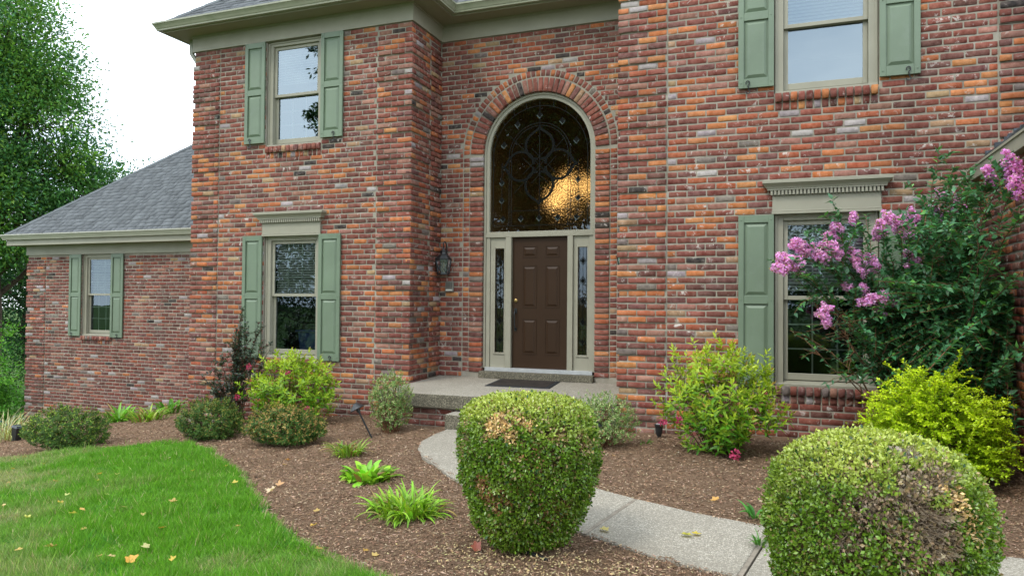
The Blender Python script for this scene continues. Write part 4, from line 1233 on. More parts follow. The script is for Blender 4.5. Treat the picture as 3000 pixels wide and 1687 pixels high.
bq = Matrix.Translation((-8.19, -1.94, -1.42)) @ Matrix.Rotation(math.radians(9), 4, 'Y')
MB().hexa([(-.05, -.05, -.05), (.05, -.05, -.05), (.05, .05, -.05), (-.05, .05, -.05)], [(-.06, -.06, .27), (.06, -.06, .27), (.06, .06, .27), (-.06, .06, .27)]).xf(bq).build('post', M['black'], bo, bevel=.004)
MB().hexa([(-.075, -.075, .272), (.075, -.075, .272), (.075, .075, .272), (-.075, .075, .272)], [(-.05, -.05, .31), (.05, -.05, .31), (.05, .05, .31), (-.05, .05, .31)]).xf(bq).build('cap', M['flash'], bo, bevel=.004)
# things inside the lower left window
sb = thing('storage_bin', 'navy plastic storage bin on the floor inside the lower left window', 'bin', (-3.3, -.2, .1))
MB().hexa([(-3.62, -.35, .12), (-2.95, -.35, .12), (-2.95, .05, .12), (-3.62, .05, .12)], [(-3.66, -.38, .50), (-2.91, -.38, .50), (-2.91, .08, .50), (-3.66, .08, .50)]).build('tub', M['bin'], sb, bevel=.01)
MB().box(-3.69, -2.88, -.41, .11, .505, .54).build('lid', M['bin'], sb, bevel=.008)
ch = thing('chair', 'wooden slat back chair seen dimly inside the lower left window', 'chair', (-3.45, .45, -.2))
for (x, yy_) in ((-3.68, .3), (-3.24, .3), (-3.68, .72), (-3.24, .72)): MB().box(x - .02, x + .02, yy_ - .02, yy_ + .02, -.2, .26 if yy_ > .5 else .92).build('leg', M['blind'] if yy_ < .5 else M['wood_dark'], ch)
MB().box(-3.71, -3.21, .27, .75, .261, .30).build('seat', M['wood_dark'], ch)
for i in range(5): MB().box(-3.62 + i * .08, -3.59 + i * .08, .29, .31, .301, .86).build('slat', M['wood_dark'], ch)
MB().box(-3.70, -3.22, .28, .32, .861, .93).build('top_rail', M['wood_dark'], ch)

# ------------------------------------------------------------------ plants: generators
def unit(a): return a / np.maximum(np.linalg.norm(a, axis=-1, keepdims=True), 1e-9)
def rdir(n, rng): return unit(rng.normal(size=(n, 3)))
def leaf_geo(P, D, Nn, L, W, style):
    n = len(P); D = unit(D); Sd = unit(np.cross(D, Nn)); U = np.cross(Sd, D)
    L = np.broadcast_to(np.asarray(L, float), (n,))[:, None]; W = np.broadcast_to(np.asarray(W, float), (n,))[:, None]
    if style == 'diamond':
        V = np.stack([P, P + D * L * .5 + Sd * W * .5 + U * W * .14, P + D * L, P + D * L * .5 - Sd * W * .5 + U * W * .14], 1)
        F = np.array([[0, 1, 2], [0, 2, 3]])
    elif style == 'blade':
        V = np.stack([P - Sd * W * .5, P + Sd * W * .5, P + D * L], 1); F = np.array([[0, 1, 2]])
    else:
        V = np.stack([P, P + D * L * .38 + Sd * W * .5 + U * W * .16, P + D * L * .42, P + D * L * .38 - Sd * W * .5 + U * W * .16, P + D * L - U * L * .13], 1)
        F = np.array([[0, 1, 2], [0, 2, 3], [1, 4, 2], [2, 4, 3]])
    k = V.shape[1]
    Fa = (F[None] + (np.arange(n) * k)[:, None, None]).reshape(-1, F.shape[1])
    return V.reshape(-1, 3), Fa, k
def leaf_mesh(name, P, D, Nn, L, W, C, style, mat, parent, kind='stuff'):
    V, F, k = leaf_geo(P, D, Nn, L, W, style)
    me = np_mesh(name, V - ORG[parent.name], [F], mat, np.repeat(C, k, 0))
    o = link(name, me, parent)
    if kind: tag(o, kind=kind)
    return o
_v, _f, _ = leaf_geo(np.zeros((1, 3)), np.array([[0, 1., 0]]), np.array([[0, 0, 1.]]), 1.0, 1.0, 'lance')
LEAF_ME = np_mesh('leaf_shape', _v, [_f], M['leaf_o'])
def leaves(name, parent, P, D, Nn, L, W, C, style='lance', mat=None, parts=0):
    """joined foliage; the `parts` leaves that show largest become leaf parts of their own"""
    n = len(P); L = np.broadcast_to(np.asarray(L, float), (n,)); W = np.broadcast_to(np.asarray(W, float), (n,))
    keep = np.ones(n, bool)
    if parts:
        _, _, d = project(P); v = unit(CAM - P)
        Dn = unit(D); Sn = unit(np.cross(Dn, Nn)); Un = np.cross(Sn, Dn)
        depth_in = (P - P.mean(0)) @ unit(CAM - P.mean(0))
        s = L * np.abs((Un * v).sum(1)) / d * np.exp(depth_in * 3.0)
        sel = np.argsort(-s)[:parts]; keep[sel] = False
        O = ORG[parent.name]
        for i in sel:
            o = bpy.data.objects.new('leaf', LEAF_ME); COL.objects.link(o); o.parent = parent
            A = np.stack([-Sn[i] * W[i], Dn[i] * L[i], Un[i] * W[i]], 1)
            o.matrix_local = Matrix([list(A[r_]) + [P[i][r_] - O[r_]] for r_ in range(3)] + [[0, 0, 0, 1]])
            o.color = (*C[i], 1)
    if keep.any(): leaf_mesh(name, P[keep], D[keep], Nn[keep], L[keep], W[keep], C[keep], style, mat or M['leaf'], parent)
def twigs(parent, lines, r0, r1, mat, n=5, name='stems'):
    mb = MB()
    for l in lines: mb.tube(l, r0, n, r1, cap=False)
    o = mb.build(name, mat, parent, smooth=True); tag(o, kind='stuff'); return o
def curve(a, b, sag, rng, m=6, wob=0.03):
    a, b = np.array(a, float), np.array(b, float); out_ = []
    for i in range(m):
        t = i / (m - 1)
        p = a + (b - a) * t; p[2] += sag * 4 * t * (1 - t)
        if 0 < i < m - 1: p = p + rng.normal(size=3) * wob
        out_.append(tuple(p))
    return out_
def cjit(base, n, rng, amt=.18, hue=.10):
    C = np.array(base)[None] * (1 + (rng.random((n, 1)) - .5) * 2 * amt)
    return np.clip(C * (1 + (rng.random((n, 3)) - .5) * 2 * hue), 0, 1)
def mixcol(a, b, t): return np.array(a)[None] * (1 - t[:, None]) + np.array(b)[None] * t[:, None]

def boxwood(name, label, cen, prof, scale_n, leaf, patches, seed):
    rng = np.random.default_rng(seed); gz = float(ground_z(cen[0], cen[1]))
    t = thing(name, label, 'boxwood', (cen[0], cen[1], gz), 'trimmed boxwoods beside the walk')
    z = np.array([p[0] for p in prof]); r = np.array([p[1] for p in prof])
    seg = np.hypot(np.diff(z), np.diff(r)) * (r[:-1] + r[1:]) / 2; cum = np.concatenate([[0], np.cumsum(seg)]); cum /= cum[-1]
    s = rng.random(scale_n); i = np.searchsorted(cum, s, side='right') - 1; i = np.clip(i, 0, len(prof) - 2)
    f = (s - cum[i]) / (cum[i + 1] - cum[i] + 1e-9)
    zz = z[i] + (z[i + 1] - z[i]) * f; rr = r[i] + (r[i + 1] - r[i]) * f
    ph = rng.random(scale_n) * 2 * math.pi
    lump = 1 + .030 * np.cos(4 * ph + .6) + (vnoise(ph * 2.2, zz * 7, seed) - .5) * .09 + (vnoise(ph * 9, zz * 26, seed + 1) - .5) * .09
    sl_r = (r[i + 1] - r[i]); sl_z = (z[i + 1] - z[i]); ln = np.hypot(sl_r, sl_z)
    nr, nz_ = sl_z / ln, -sl_r / ln
    Nn = np.stack([np.cos(ph) * nr, np.sin(ph) * nr, nz_], 1)
    depth = -np.abs(rng.normal(size=scale_n)) * .032 + .03 * (rng.random(scale_n) < .05) * rng.random(scale_n)
    P = np.stack([cen[0] + rr * lump * np.cos(ph), cen[1] + rr * lump * np.sin(ph), gz + zz], 1) + Nn * depth[:, None]
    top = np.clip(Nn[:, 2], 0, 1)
    sky_lit = np.clip(top * 1.1 - .12 + (vnoise(ph * 3, zz * 9, seed + 2) - .5) * .7, 0, 1)  # upward-facing leaves coloured lighter, sky light painted in, plus noise
    C = mixcol((0.125, 0.228, 0.018), (0.370, 0.430, 0.072), sky_lit) * (1 + (rng.random((scale_n, 1)) - .5) * .65)
    q = rng.random(scale_n); C[q < .07] = np.array((0.30, 0.22, 0.10)) * (.7 + rng.random(((q < .07).sum(), 1)) * .6)
    q2 = rng.random(scale_n) < .05; C[q2] = np.array((0.02, 0.07, 0.012))
    keep = np.ones(scale_n, bool); dead_tw = []
    Dn = unit(Nn * .55 + rdir(scale_n, rng) * .8 + np.array([0, 0, .25])); Lf = leaf * (0.7 + rng.random(scale_n) * .6)
    for (pc, pr, colr, dens, bare) in patches:
        d = np.linalg.norm(P - np.array(pc), axis=1) / pr + (vnoise(P[:, 0] * 22 + P[:, 2] * 9, P[:, 1] * 22 + P[:, 2] * 13, seed + 3) - .5) * .9
        m_ = (d < 1) & (rng.random(scale_n) < dens)
        C[m_] = cjit(colr, m_.sum(), rng, .42, .08)
        drop = m_ & (rng.random(scale_n) < bare); keep &= ~drop
        P[m_] -= Nn[m_] * .012
        if bare > .2:
            idx = np.where(m_)[0]
            for j in rng.choice(idx, min(len(idx), int(pr * 2600))):
                p0 = P[j] - Nn[j] * .07; dead_tw.append([tuple(p0), tuple(p0 + Nn[j] * (.035 + rng.random() * .02) + rng.normal(size=3) * .008), tuple(p0 + Nn[j] * (.062 + rng.random() * .022) + rng.normal(size=3) * .016)])
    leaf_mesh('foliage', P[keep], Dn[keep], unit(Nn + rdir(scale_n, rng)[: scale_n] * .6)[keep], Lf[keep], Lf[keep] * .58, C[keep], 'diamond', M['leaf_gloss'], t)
    V = []; mb = MB(); mb.lathe([(max(.02, r_ - .085), zc) for zc, r_ in [(max(.05, a - .06 if k > len(prof) // 2 else a), b) for k, (a, b) in enumerate(prof)]], (cen[0], cen[1], gz), 24)
    mb.build('inner_core', M['twig'], t, smooth=True)  # solid dark core added to block the view through the leaves
    lines = []
    for k in range(14):
        a = rng.random() * 6.28; lines.append(curve((cen[0] + .08 * math.cos(a), cen[1] + .08 * math.sin(a), gz - .05), (cen[0] + .3 * math.cos(a), cen[1] + .3 * math.sin(a), gz + .35), .03, rng))
    twigs(t, lines, .014, .006, M['bark'])
    if dead_tw: twigs(t, dead_tw, .0015, .0007, M['twig_grey'], 4, 'dead_twigs')
    return t

STRAW, RUST, GREY = (0.62, 0.42, 0.19), (0.30, 0.155, 0.065), (0.31, 0.228, 0.142)
prof1 = [(.04, .24), (.10, .31), (.25, .385), (.45, .445), (.65, .470), (.78, .462), (.87, .425), (.93, .36), (.965, .26), (.975, .13), (.978, .01)]
boxwood('boxwood', 'barrel shaped boxwood with straw coloured dead patch on top, in front of the porch', (2.44, -6.02), [(z * .985, r * .965) for z, r in prof1], 58000, .0215,
        [((2.384, -6.435, .307), .085, STRAW, .95, .1), ((2.477, -6.452, .267), .06, STRAW, .9, .1), ((2.577, -6.405, .326), .065, STRAW, .75, .1), ((2.473, -6.386, .367), .07, (0.46, .30, .14), .6, .1), ((2.108, -6.319, .217), .09, (0.44, .27, .13), .8, .35), ((2.094, -6.311, .109), .08, (0.40, .25, .12), .7, .35),
         ((2.267, -6.413, -.082), .095, RUST, .85, .15), ((2.395, -6.427, -.147), .085, RUST, .7, .15), ((2.753, -6.331, .246), .07, (0.40, .28, .13), .5, .05), ((2.859, -6.182, .167), .08, (0.40, .28, .13), .5, .05), ((2.739, -6.273, -.21), .10, RUST, .3, .05), ((2.259, -6.281, -.387), .10, RUST, .35, .05), ((2.60, -6.38, .08), .16, RUST, .14, 0)], 41)
prof2 = [(.04, .27), (.12, .35), (.28, .415), (.45, .455), (.62, .470), (.76, .455), (.86, .41), (.94, .33), (.985, .22), (1.005, .10), (1.008, .01)]
boxwood('boxwood', 'round boxwood with large grey dead patch, nearest to the camera at the right', (4.335, -7.078), [(z * .962, r * .89) for z, r in prof2], 66000, .0175,
        [((4.457, -7.409, 0.377), .095, GREY, .93, .40), ((4.473, -7.442, 0.292), .10, GREY, .93, .40), ((4.363, -7.464, 0.298), .075, GREY, .8, .3), ((4.550, -7.423, 0.225), .11, GREY, .93, .4), ((4.541, -7.299, 0.434), .075, GREY, .9, .35), ((4.434, -7.261, 0.481), .055, (0.34, .29, .22), .9, .3), ((4.241, -7.467, 0.274), .060, (0.26, .18, .11), .8, .35),
         ((4.196, -7.466, 0.161), .055, (0.26, .18, .11), .75, .35), ((4.299, -7.446, 0.347), .05, (0.30, .22, .14), .6, .2), ((4.568, -7.324, 0.393), .042, STRAW, .95, .05), ((4.596, -7.329, 0.363), .045, STRAW, .95, .05), ((4.618, -7.334, 0.319), .050, STRAW, .95, .05), ((4.638, -7.342, 0.261), .052, STRAW, .9, .05), ((4.650, -7.342, 0.213), .048, STRAW, .85, .05), ((4.649, -7.342, 0.179), .045, (0.46, .34, .16), .8, .05), ((4.446, -7.471, 0.169), .10, (0.30, .21, .12), .6, .25), ((4.290, -7.368, 0.440), .03, (0.5, .36, .18), .7, .1)], 42)

def rosettes(name, label, cat, base, centers, nl, L, W, cf, seed, parts=0, spread=1.0, stem_mat=None, stem_r=.006, group=None, flower=None, mat=None, style='lance', stems=60):
    """shrub whose shoots end in whorls of leaves"""
    rng = np.random.default_rng(seed); base = np.array(base, float)
    t = thing(name, label, cat, tuple(base), group)
    Cn = np.asarray(centers); m = len(Cn)
    Od = unit(Cn - (base + np.array([0, 0, .15])) + np.array([0, 0, .35 * np.linalg.norm(Cn - base, axis=1).mean()]))
    P, D, Nn, Ls, Cc = [], [], [], [], []
    for i in range(m):
        o = unit(Od[i] + rng.normal(size=3) * .22); e1 = unit(np.cross(o, rng.normal(size=3))); e2 = np.cross(o, e1)
        k = nl + rng.integers(-2, 3)
        for j in range(k):
            a = j * 2.4 + rng.random() * .5; th = math.radians(22 + 66 * (j / k)) * spread
            d = o * math.cos(th) + (e1 * math.cos(a) + e2 * math.sin(a)) * math.sin(th)
            P.append(Cn[i] - o * L * .9 * (j / k) * 1.3); D.append(d - np.array([0, 0, .10 * j / k])); Nn.append(o * .9 - d * .3); Ls.append((.55 + .45 * (j / k)) * (.8 + .4 * rng.random())); Cc.append((i, j / k))
    P, D, Nn = np.array(P), np.array(D), np.array(Nn); Ls = np.array(Ls) * L
    ci = np.array([c[0] for c in Cc]); age = np.array([c[1] for c in Cc])
    C = cf(Cn[ci], age, rng)
    leaves('foliage', t, P, unit(D), unit(Nn), Ls, Ls * (W / L), C, style, mat, parts)
    lines = []
    for i in rng.permutation(m)[:stems]:
        a = rng.random() * 6.28; lines.append(curve(base + np.array([.10 * math.cos(a), .10 * math.sin(a), -.04]), Cn[i], .06 * np.linalg.norm(Cn[i] - base), rng, 6, .012))
    twigs(t, lines, stem_r, stem_r * .45, stem_mat or M['twig'])
    if flower:
        for (pc, r_, colr, nn) in flower:
            d = rdir(nn, rng); p = np.array(pc) + d * (rng.random((nn, 1)) ** .5) * r_
            leaf_mesh('blossom', p, unit(d + rdir(nn, rng)), unit(d + rdir(nn, rng) * .5), r_ * .75, r_ * .7, cjit(colr, nn, rng, .25, .1), 'diamond', M['petal'], t, None)
    return t
def shell(base, rx, ry, h, n, rng, zc=.5, inner=.55, zmin=.05, bias=(0, 0)):
    """points through the outer part of an egg-shaped crown standing on base"""
    out_ = []
    while len(out_) < n:
        d = rng.normal(size=3); d /= np.linalg.norm(d)
        f = inner + (1 - inner) * rng.random() ** .5
        lob = .86 + .28 * float(vnoise(math.atan2(d[1], d[0]) * 1.7 + 9, d[2] * 2.2 + 4, 6))
        z = h * zc + d[2] * (h * (1 - zc) if d[2] > 0 else h * zc) * f * lob
        if z < zmin: continue
        out_.append((base[0] + d[0] * rx * f * lob + bias[0] * z, base[1] + d[1] * ry * f * lob + bias[1] * z, base[2] + z))
    return np.array(out_)
def gz_(x, y): return float(ground_z(x, y))
def P3(x, y): return (x, y, gz_(x, y))

# weigelas
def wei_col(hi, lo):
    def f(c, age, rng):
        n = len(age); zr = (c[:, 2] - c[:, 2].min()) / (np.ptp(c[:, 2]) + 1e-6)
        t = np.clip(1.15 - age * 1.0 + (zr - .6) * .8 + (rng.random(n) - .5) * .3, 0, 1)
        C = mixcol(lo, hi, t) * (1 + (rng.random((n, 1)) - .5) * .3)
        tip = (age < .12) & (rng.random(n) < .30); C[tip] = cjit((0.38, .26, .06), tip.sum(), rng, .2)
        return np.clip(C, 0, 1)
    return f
rng = np.random.default_rng(5)
b = P3(3.36, -2.76)
cs = np.concatenate([shell(b, .63, .54, 1.14, 430, rng, .50, .40, .06), np.array([(3.25, -2.9, .62), (3.33, -2.85, .74), (3.37, -2.84, .66), (3.83, -2.9, .58), (3.86, -2.9, .50), (2.80, -2.85, .30), (2.74, -2.9, .20), (2.70, -2.85, .02), (2.92, -2.95, .58), (2.95, -2.95, .52), (3.45, -2.8, .55), (3.55, -2.85, .50), (4.02, -2.95, .04), (4.06, -2.9, -.02), (3.98, -3.0, -.10)])])
PINK = (0.42, 0.055, 0.13)
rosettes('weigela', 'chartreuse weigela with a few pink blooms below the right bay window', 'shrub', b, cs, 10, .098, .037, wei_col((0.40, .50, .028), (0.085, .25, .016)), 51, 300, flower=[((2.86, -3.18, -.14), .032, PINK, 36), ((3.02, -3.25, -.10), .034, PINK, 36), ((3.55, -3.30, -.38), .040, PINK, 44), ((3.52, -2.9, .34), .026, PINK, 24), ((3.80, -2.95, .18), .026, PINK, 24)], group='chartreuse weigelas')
b = P3(-2.58, -1.86)
cs = np.concatenate([shell(b, .74, .52, 1.06, 440, rng, .48, .40, .06), np.array([(-3.05, -2.0, .22), (-2.2, -1.95, .22), (-1.98, -2.0, .12), (-2.7, -1.9, .28), (-2.45, -1.9, .27), (-1.86, -2.1, -.25), (-1.95, -2.2, -.50), (-3.35, -2.1, -.30), (-3.3, -2.2, -.15)])])
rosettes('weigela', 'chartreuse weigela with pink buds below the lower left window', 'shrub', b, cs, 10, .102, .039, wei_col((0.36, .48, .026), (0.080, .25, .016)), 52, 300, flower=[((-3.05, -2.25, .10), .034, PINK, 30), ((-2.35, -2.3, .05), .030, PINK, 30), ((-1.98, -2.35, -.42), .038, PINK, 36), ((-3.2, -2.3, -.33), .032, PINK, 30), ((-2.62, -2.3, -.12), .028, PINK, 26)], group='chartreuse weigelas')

# spirea mounds
def spi_col(body, tipc, frac):
    def f(c, age, rng):
        n = len(age); C = cjit(body, n, rng, .45, .12)
        z = (c[:, 2] - c[:, 2].min()) / (np.ptp(c[:, 2]) + 1e-6)
        m_ = rng.random(n) < frac * (.25 + z) * (1.2 - age); C[m_] = cjit(tipc, m_.sum(), rng, .35, .12); return C
    return f
for (x, y, rx, ry, h, lab, tipc, fr, n, sd_) in ((-5.55, -3.05, .66, .55, .60, 'low dark green spirea mound with yellow tips at the left lawn edge', (.20, .27, .045), .30, 900, 61), (-3.08, -2.92, .47, .42, .56, 'small round dark spirea mound between two larger bushes on the mulch', (.17, .17, .04), .38, 700, 62),
                                       (-1.61, -3.27, .55, .45, .47, 'spirea mound with rusty brown seed heads in front of the left weigela', (.24, .17, .055), .62, 820, 63)):
    rr_ = np.random.default_rng(sd_); b = P3(x, y)
    rosettes('spirea', lab, 'shrub', b, shell(b, rx, ry, h, n, rr_, .42, .50, .03), 13, .046, .020, spi_col((.060, .125, .024), tuple(v * 1.35 for v in tipc), fr), sd_, group='spirea mounds by the lawn', mat=M['leaf_matt'], style='diamond', spread=1.1, stem_r=.004)
# variegated abelias by the porch
def abe_col(c, age, rng):
    n = len(age); C = cjit((.155, .27, .075), n, rng, .4, .12); m_ = rng.random(n) < .32; C[m_] = cjit((.42, .46, .21), m_.sum(), rng, .3); m2 = rng.random(n) < .05; C[m2] = cjit((.34, .17, .08), m2.sum(), rng, .3); return C
rr_ = np.random.default_rng(71); b = P3(-.73, -2.30)
rosettes('abelia', 'upright pale variegated shrub at the left end of the porch', 'shrub', b, shell(b, .31, .27, .80, 800, rr_, .55, .30, .04), 10, .034, .015, abe_col, 71, group='variegated shrubs by the porch', style='diamond', mat=M['leaf_matt'], stem_r=.004, stem_mat=M['twig_red'])
b = P3(2.10, -2.62)
rosettes('abelia', 'spreading variegated shrub between the path light and right bay corner', 'shrub', b, shell(b, .44, .36, .60, 800, rr_, .48, .35, .04), 10, .034, .015, abe_col, 72, group='variegated shrubs by the porch', style='diamond', mat=M['leaf_matt'], stem_r=.004, stem_mat=M['twig_red'])

# crape myrtles
def stem_leaves(lines, rng, step, L, frm=.3):
    P, D, Nn = [], [], []
    for l in lines:
        p = np.array(l); seg = np.linalg.norm(np.diff(p, axis=0), axis=1); tot = seg.sum(); s = tot * frm; k = 0
        while s < tot:
            c = np.concatenate([[0], np.cumsum(seg)]); i = min(np.searchsorted(c, s, side='right') - 1, len(seg) - 1); f = (s - c[i]) / seg[i]
            q = p[i] + (p[i + 1] - p[i]) * f; tg = unit(p[i + 1] - p[i])
            sd_ = unit(np.cross(tg, np.array([0, 0, 1.]) + rng.normal(size=3) * .35))
            for sg in (-1, 1):
                d = unit(sd_ * sg + tg * .55 + np.array([0, 0, .05]) + rng.normal(size=3) * .25); P.append(q); D.append(d); Nn.append(unit(np.array([0, 0, 1.]) + rng.normal(size=3) * .35))
            s += step * (.7 + .6 * rng.random()); k += 1
    return np.array(P), np.array(D), np.array(Nn)
PAN = [(x, y, z, s * 1.14) for x, y, z, s in [(4.03, -3.18, 1.44, 0.17), (3.96, -3.26, 1.36, 0.11), (4.14, -3.09, 1.58, 0.16), (4.41, -2.99, 1.56, 0.17), (4.29, -3.09, 1.50, 0.13), (4.61, -2.86, 1.50, 0.16), (4.65, -2.89, 1.38, 0.10), (4.77, -2.74, 1.43, 0.13), (4.46, -2.87, 1.77, 0.115), (4.41, -2.88, 1.70, 0.085), (4.61, -2.71, 1.87, 0.075),
       (5.01, -2.45, 1.85, 0.19), (5.12, -2.40, 1.72, 0.145), (4.85, -2.61, 1.76, 0.145), (5.20, -2.27, 1.91, 0.115), (5.55, -2.03, 2.11, 0.175), (5.39, -2.20, 1.95, 0.115), (5.60, -2.01, 1.99, 0.115), (4.53, -2.93, 1.21, 0.055), (4.68, -2.88, 1.19, 0.06), (4.72, -2.91, 1.08, 0.125), (4.85, -2.86, 1.05, 0.14), (4.95, -2.77, 1.08, 0.10),
       (4.33, -3.11, 0.98, 0.115), (4.34, -3.11, 0.90, 0.085), (5.13, -2.60, 1.42, 0.075), (5.09, -2.62, 1.51, 0.055), (5.68, -3.68, 2.13, 0.18), (5.66, -3.09, 2.18, 0.12), (5.68, -3.76, 1.97, 0.13)]]
TIPS = [(5.44, -2.08, 2.64), (5.57, -2.03, 2.40), (5.66, -2.48, 2.12), (5.68, -3.19, 1.90), (5.68, -3.87, 1.71), (5.68, -3.85, 1.29), (4.20, -3.06, 1.07), (4.25, -3.24, .67), (4.14, -3.29, .63), (5.5, -2.2, 1.5), (5.6, -2.6, 1.6), (5.55, -3.0, 1.4), (5.2, -2.3, 1.3), (5.0, -2.2, 1.1), (4.75, -2.3, .9), (4.6, -2.4, .6), (5.3, -2.9, 1.0), (5.6, -3.5, 1.0), (5.66, -3.6, .6), (5.4, -3.2, .75), (4.9, -2.5, 1.35), (5.7, -3.3, 1.55)]
rng = np.random.default_rng(81); cb = np.array(P3(5.22, -2.55))
cm_ = thing('crape_myrtle', 'large crape myrtle with pink flower clusters against the right bay window', 'shrub', tuple(cb))
main, side = [], []
for q in [p[:3] for p in PAN] + TIPS:
    a = rng.random() * 6.28; b0 = cb + np.array([.12 * math.cos(a), .10 * math.sin(a), -.03])
    q = np.array(q); ln = np.linalg.norm(q - b0); l = curve(b0, q, .14 * ln * (1 if q[2] > .9 else .5), rng, 9, .02)
    main.append(l)
    for k in range(8):
        i = 3 + rng.integers(0, 5); s0 = np.array(l[i]); d = unit(np.array(l[min(i + 1, 8)]) - s0)
        e = s0 + unit(d + rng.normal(size=3) * .75 + np.array([0, 0, .15])) * (.18 + .30 * rng.random()); e[0] = min(e[0], 5.78); e[1] = min(e[1], -1.82); s0_ = curve(s0, e, .03, rng, 5, .01); side.append(s0_)
P, D, Nn = stem_leaves(main, rng, .040, .06, .35); P2, D2, N2 = stem_leaves(side, rng, .030, .06, .1)
# inner filler sprays
fill = []
for k in range(470):
    p0 = cb + np.array([rng.normal() * .38 + .10, rng.normal() * .30 - .14, .12 + rng.random() * 1.60])
    if k > 330: p0 = np.array([5.15 + rng.random() * .55, -2.2 - rng.random() * .9, .9 + rng.random() * 1.1]); d = unit(rng.normal(size=3) + np.array([-.25, -.55, .1])); e = p0 + d * .35
    for q in (p0, e): q[0] = min(q[0], 5.76); q[1] = min(q[1], -1.82)
    fill.append(curve(p0, e, .03, rng, 5, .01))
P3_, D3, N3 = stem_leaves(fill, rng, .030, .06, .0)
P = np.concatenate([P, P2, P3_]); D = np.concatenate([D, D2, D3]); Nn = np.concatenate([Nn, N2, N3])
ok = (P[:, 0] < 5.83) & (P[:, 1] < -1.74) & ~((P[:, 0] < 4.62) & (P[:, 2] < 1.0) & (rng.random(len(P)) < .75)) & ~((P[:, 0] < 4.85) & (P[:, 2] < .30)); P, D, Nn = P[ok], D[ok], Nn[ok]
L = .070 * (.65 + .6 * rng.random(len(P))); C = cjit((.058, .175, .072), len(P), rng, .38, .10)
y_ = rng.random(len(P)) < .10; C[y_] = cjit((.11, .29, .06), y_.sum(), rng, .3)
leaves('foliage', cm_, P, D, Nn, L, L * .52, C, 'lance', M['leaf_gloss'], 300)
twigs(cm_, main, .010, .0025, M['twig'], 6); twigs(cm_, side + fill, .004, .0015, M['twig_red'], 4, 'side_shoots')
def panicle(parent, c, s, rng, colr):
    c = np.array(c); ax = unit(np.array([-.45, -.35, .35]) + rng.normal(size=3) * .3); nb_ = max(12, int(s * 270)); Pp = []; Nv = []
    for k in range(nb_):
        t = rng.random(); r_ = s * .46 * (1 - .55 * t); o = unit(rng.normal(size=3)); cc = c + ax * (t - .45) * s * 1.15 + o * r_ * rng.random() ** .4
        m_ = 26; d = rdir(m_, rng); Pp.append(cc + d * .019 * (.5 + rng.random((m_, 1)))); Nv.append(d)
    Pp = np.concatenate(Pp); Nv = np.concatenate(Nv); n = len(Pp)
    C = cjit(colr, n, rng, .22, .08); pale = rng.random(n) < .28; C[pale] = cjit((.78, .50, .74), pale.sum(), rng, .15); bud = rng.random(n) < .05; C[bud] = cjit((.30, .30, .06), bud.sum(), rng, .3)
    leaf_mesh('flower_cluster', Pp, unit(np.cross(Nv, rdir(n, rng))), unit(Nv + rdir(n, rng) * .5), .021, .022, C, 'diamond', M['petal'], parent, None)
for (x, y, z, s) in PAN:
    panicle(cm_, (x, y, z), s, rng, (.80, .38, .80) if x < 5.6 or y > -2.9 else (.80, .31, .80))
# dark leaved crape myrtle at the lower left window
rng = np.random.default_rng(83); cb = np.array(P3(-3.95, -1.48))
dk = thing('dark_shrub', 'dark purple leaved shrub rising in front of the lower left window', 'shrub', tuple(cb))
main, side = [], []
for q in ((-3.78, -1.55, .92), (-3.86, -1.5, .80), (-3.7, -1.55, .70), (-3.95, -1.5, .62), (-3.62, -1.6, .62), (-4.02, -1.5, .40), (-3.80, -1.6, .45), (-4.35, -1.6, .02), (-4.5, -1.65, -.12), (-3.35, -1.6, .64), (-3.30, -1.62, .45), (-3.18, -1.65, .30), (-3.9, -1.6, .2), (-4.15, -1.6, .15), (-3.7, -1.6, .25), (-4.25, -1.7, -.30), (-4.1, -1.7, -.25), (-3.9, -1.7, -.1), (-4.45, -1.75, -.45)):
    l = curve(cb + rng.normal(size=3) * np.array([.06, .05, 0]), q, .05, rng, 8, .015); main.append(l)
    for k in range(14):
        i = 2 + rng.integers(0, 5); s0 = np.array(l[i]); side.append(curve(s0, s0 + unit(np.array(l[i + 1]) - s0 + rng.normal(size=3) * .14) * (.10 + .16 * rng.random()), .01, rng, 4, .008))
P, D, Nn = stem_leaves(main, rng, .030, .05, .3); P2, D2, N2 = stem_leaves(side, rng, .022, .05, .05); P = np.concatenate([P, P2]); D = np.concatenate([D, D2]); Nn = np.concatenate([Nn, N2])
C = cjit((.050, .078, .058), len(P), rng, .45, .15); y_ = rng.random(len(P)) < .14; C[y_] = cjit((.13, .035, .035), y_.sum(), rng, .3); y_ = rng.random(len(P)) < .15; C[y_] = cjit((.05, .10, .04), y_.sum(), rng, .3)
ok = P[:, 1] < -1.06; leaves('foliage', dk, P[ok], D[ok], Nn[ok], .050, .028, C[ok], 'lance', M['leaf_gloss'])
twigs(dk, main, .009, .0025, M['twig'], 5); twigs(dk, side, .003, .0012, M['twig_red'], 4, 'side_shoots')

